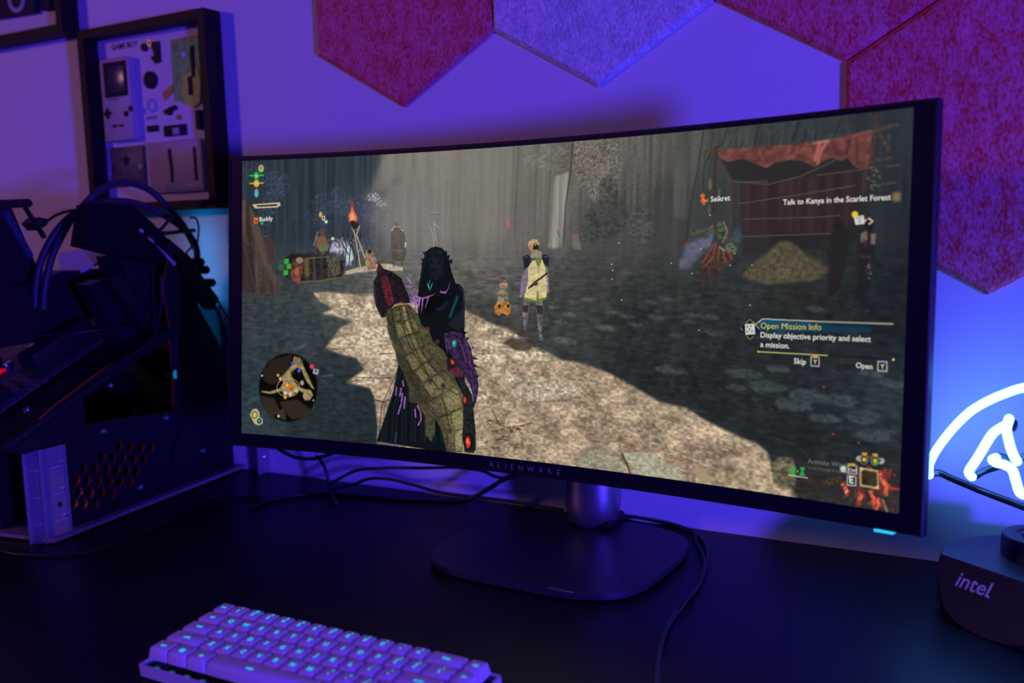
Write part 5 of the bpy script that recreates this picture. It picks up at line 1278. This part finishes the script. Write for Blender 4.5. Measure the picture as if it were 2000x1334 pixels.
for px, s in (((204, 741), 0.007), ((224, 753), 0.003), ((268, 801), 0.003)):
    v, z = cs(px[0], px[1], 0.09); bm = B()
    lathe(bm, [(s, 0), (s*.8, s*.8), (s*.3, s)], frame(cw(0.098, v, z), CV, UP, -CL), 12)
    obj('inner_bolt', bm, PALE, pc)
v, z = cs(340, 731, LP-.004); bm = B(); box(bm, (v-.002, z-.006, 0), (v+.002, z+.006, .003), side(LP-.004)); obj('status_light', bm, glow('cyan_small', (0.0, 0.16, 0.35)), pc)
slab('cable_rod', [(344, 655), (349, 655), (344, 726), (339, 726)], LP-.006, LP-.002, BLACKM)
slab('panel_fold', [(349, 845), (353, 832), (346, 880), (339, 905), (336, 900)], LP-.005, LP-.0021, SHEET[0])
# corner brackets of bright metal
def bracket(name, p, h):
    """open profile through ground points, extruded upward"""
    bm = B()
    a = [bm.verts.new(Vector(q)) for q in p]; b = [bm.verts.new(Vector(q)+UP*h) for q in p]
    for i in range(len(p)-1): bm.faces.new((a[i], a[i+1], b[i+1], b[i]))
    bmesh.ops.solidify(bm, geom=bm.faces[:], thickness=0.0018)
    return obj(name, bm, ALU, pc, smooth=False, label='bright ribbed aluminium corner bracket')
g = lambda x, y: at(x, y, z=DESK+.0005)
A0, A1, A2 = g(143, 1045), g(97, 1061), g(58, 1063)
def lerp(a, b, t): return a+(b-a)*t
nr = Vector((1, 0, 0)); nf = Vector((0.35, -0.94, 0))
prof = []
for (s, e, n) in ((A0, A1, nr), (A1, A2, nf)):
    for t, d in ((0, 0), (.07, .003), (.13, .003), (.18, 0), (.82, 0), (.87, .003), (.93, .003), (1, 0)):
        q = lerp(s, e, t)+n*d
        if not prof or (q-prof[-1]).length > 1e-4: prof.append(q)
br = bracket('corner_bracket', prof, 0.118)
for k, zz in enumerate((0.092, 0.058, 0.024)):
    for s, e, n in ((A0, A1, nr), (A1, A2, nf)):
        q = lerp(s, e, 0.45); bm = B(); d = (e-s).normalized()
        box(bm, (-.007, -.0007, -.0004), (.007, .0007, .0009), frame(q+UP*zz, d, UP, n), bevel=.0003)
        obj('slot_lip', bm, ALU, br, smooth=False)
    q = lerp(A0, A1, 0.24)+nr*.0002; bm = B()
    lathe(bm, [(0.0022, -.0004), (0.0018, .0016), (.0008, .002)], frame(q+UP*(zz+.005), (0, 1, 0), UP, nr), 10)
    obj('rivet', bm, CHROME, br)
q = lerp(A0, A1, 0.45); bm = B(); lathe(bm, [(0.0032, 0), (0.0032, .0006)], frame(q+UP*.044, (0, 1, 0), UP, nr), 14); obj('bolt_hole', bm, BLACK, br)
R0_, R1_ = at(503, 927, z=DESK+.0005), at(531, 921, z=DESK+.0005)
n2 = Vector(((R1_-R0_).y, -(R1_-R0_).x, 0)).normalized()
prof = [lerp(R0_, R1_, t)+n2*d for t, d in ((0, .0), (.0, .004), (.22, .004), (.22, 0), (1, 0))]
rb = bracket('corner_bracket', prof, 0.10)
q = lerp(R0_, R1_, .62); z = on_plane(518, 893, R0_, n2).z
bm = B(); lathe(bm, [(0.0042, 0), (0.0038, .0016), (.002, .0022)], frame(Vector((q.x, q.y, z)), (R1_-R0_).normalized(), UP, n2), 12); obj('rivet', bm, CHROME, rb)
# ------------------------------------------------------------------ tubes and cables of the computer
def cpt(px, py, l): return on_plane(px, py, CO+CL*l, CL)
def lead(pts, r, name='lead'):
    bm = B(); tube(bm, pts, r, 8, 8); return obj(name, bm, RUBBER, pc, angle=80)
def cable(label, pts, r, name='cable', group=None, seg=8, cat='cable'):
    bm = B(); tube(bm, pts, r, seg, 8)
    return tag(obj(name, bm, RUBBER, None, angle=80), label, cat, group)
SLV = mat('blue_black_sleeving', (0.03, 0.03, 0.045), 0.5, bump=(1500, .3, .0004))
def hose(pts, r):
    bm = B(); tube(bm, pts, r, 12, 8); return obj('coolant_hose', bm, SLV, pc, label='thick dark looped hose')
hose([cpt(68, 600, .13), cpt(72, 545, .125), cpt(84, 500, .12), cpt(112, 450, .11), cpt(150, 415, .10), cpt(205, 396, .09), cpt(255, 395, .08), cpt(305, 412, .07), cpt(350, 440, .055), cpt(377, 470, .04), cpt(385, 500, .03), cpt(378, 535, .025), cpt(366, 560, .03)], 0.0052)
hose([cpt(84, 604, .115), cpt(88, 560, .11), cpt(102, 500, .105), cpt(132, 440, .10), cpt(160, 405, .10), cpt(195, 372, .09), cpt(240, 356, .085), cpt(290, 370, .075), cpt(325, 402, .065), cpt(350, 430, .055), cpt(368, 458, .045), cpt(384, 490, .04)], 0.0050)
for lab, pts, r in (('thin black cable curving right of the hose loops in front of the cyan wall', [(372, 425), (383, 427), (388, 445), (386, 470), (381, 500)], .0016),
                    ('short black cable crossing level below the shadow box frame', [(310, 455), (330, 455), (355, 452), (380, 450)], .0030),
                    ('black cable bent between hose loops and rear strut', [(338, 420), (328, 432), (316, 446), (306, 452)], .0026),
                    ('thin cable looping down past the bent cable to the thumb screws', [(378, 475), (372, 485), (364, 495), (372, 505)], .0016)):
    cable(lab, [cpt(x, y, .035) for x, y in pts], r, 'patch_cable', 'short cables around the hose loops')
for off in (0, 1):
    q = [(404, 566), (418, 595), (434, 632), (446, 664), (462, 700)] if not off else [(410, 562), (426, 588), (440, 612), (452, 632), (475, 670)]
    lead([at(x, y, y=-.045-.004*i) for i, (x, y) in enumerate(q)], .0016, 'power_lead')
lead([cpt(92, 432, .165), cpt(110, 420, .15), cpt(135, 412, .13), cpt(165, 410, .11)], .0022, 'fan_cable')
lead([TF @ Vector((*tp(-20, 650, .05), .05)), TF @ Vector((*tp(60, 655, .05), .05)), TF @ Vector((*tp(130, 652, .04), .04)), TF @ Vector((*tp(200, 644, .03), .03)), TF @ Vector((*tp(262, 634, .03), .03))], .0022, 'data_cable')
lead([cpt(314, 540, .012), cpt(315, 590, .010), cpt(306, 640, .008), cpt(294, 668, .006), cpt(262, 690, .006), cpt(222, 716, .008), cpt(190, 736, .010)], .0020, 'data_cable')

# ------------------------------------------------------------------ cables on the desk and behind the monitor
def dk(x, y, h=.0022): return at(x, y, z=DESK+h)
twin = cable('black twin cable curling around the right side of the monitor base towards the front edge', [at(1180, 1003, z=DESK+.003), dk(1215, 1008), dk(1255, 1012), dk(1300, 1021), dk(1345, 1034), dk(1368, 1050), dk(1381, 1070), dk(1380, 1098), dk(1370, 1133), dk(1352, 1162), dk(1332, 1178), dk(1312, 1206), dk(1294, 1240), dk(1285, 1285), dk(1281, 1334), dk(1279, 1380)], .0021, 'desk_cable')
bm = B(); tube(bm, [at(1205, 1007, z=DESK+.006), dk(1260, 1014, .0055), dk(1347, 1036, .0055), dk(1361, 1062, .002), dk(1376, 1093, .0055), dk(1367, 1135, .0015), dk(1343, 1171, .0055), dk(1318, 1206, .0015), dk(1297, 1243, .0055), dk(1288, 1290, .0015), dk(1285, 1334, .0015), dk(1283, 1380, .0015)], .0016, 8, 8); obj('second_strand', bm, RUBBER, twin, angle=80)
cable('thin black cable lying in front of the computer\'s base plate', [dk(-20, 1066), dk(15, 1079), dk(60, 1084), dk(140, 1084), dk(190, 1074), dk(250, 1052), dk(310, 1024), dk(360, 996), dk(398, 976), dk(425, 969), dk(470, 970), dk(510, 973)], .0017, 'desk_cable')
cable('black cable lying on the desk from the rear bracket to the cable knot', [dk(490, 990), dk(530, 977), dk(580, 967), dk(630, 964), dk(700, 968), dk(790, 976), dk(870, 978), dk(915, 974)], .0022, 'desk_cable')
yv = -.05
w_ = lambda x, y, yy=yv: at(x, y, y=yy)
cable('black cable drooping in a bow just below the monitor\'s left half', [w_(540, 872), w_(556, 884), w_(580, 894), w_(610, 896), w_(636, 890), w_(660, 880)], .0028, 'hanging_cable')
cable('black cable dropping steeply from the bowed cable to the desk', [w_(618, 890), w_(632, 908), w_(639, 930), w_(642, 943), dk(646, 958, .003), dk(652, 975, .003), dk(657, 983, .0026)], .0024, 'hanging_cable')
cable('black cable rising from the steep cable and running level under the bezel', [w_(644, 946), w_(668, 932), w_(700, 918), w_(750, 914), w_(830, 914), w_(890, 913), w_(940, 919), w_(965, 930), w_(985, 935)], .0022, 'hanging_cable')
cable('black cable waving low along the wall to the monitor neck', [w_(648, 957), w_(690, 946), w_(722, 935), w_(760, 936), w_(810, 948), w_(860, 962), w_(920, 970), w_(990, 978), w_(1050, 988), w_(1100, 996)], .0022, 'hanging_cable')
cable('black cable running diagonally up from the desk behind the lettering', [w_(915, 976), w_(935, 966), w_(962, 950), w_(985, 936), w_(1012, 926)], .0030, 'hanging_cable')
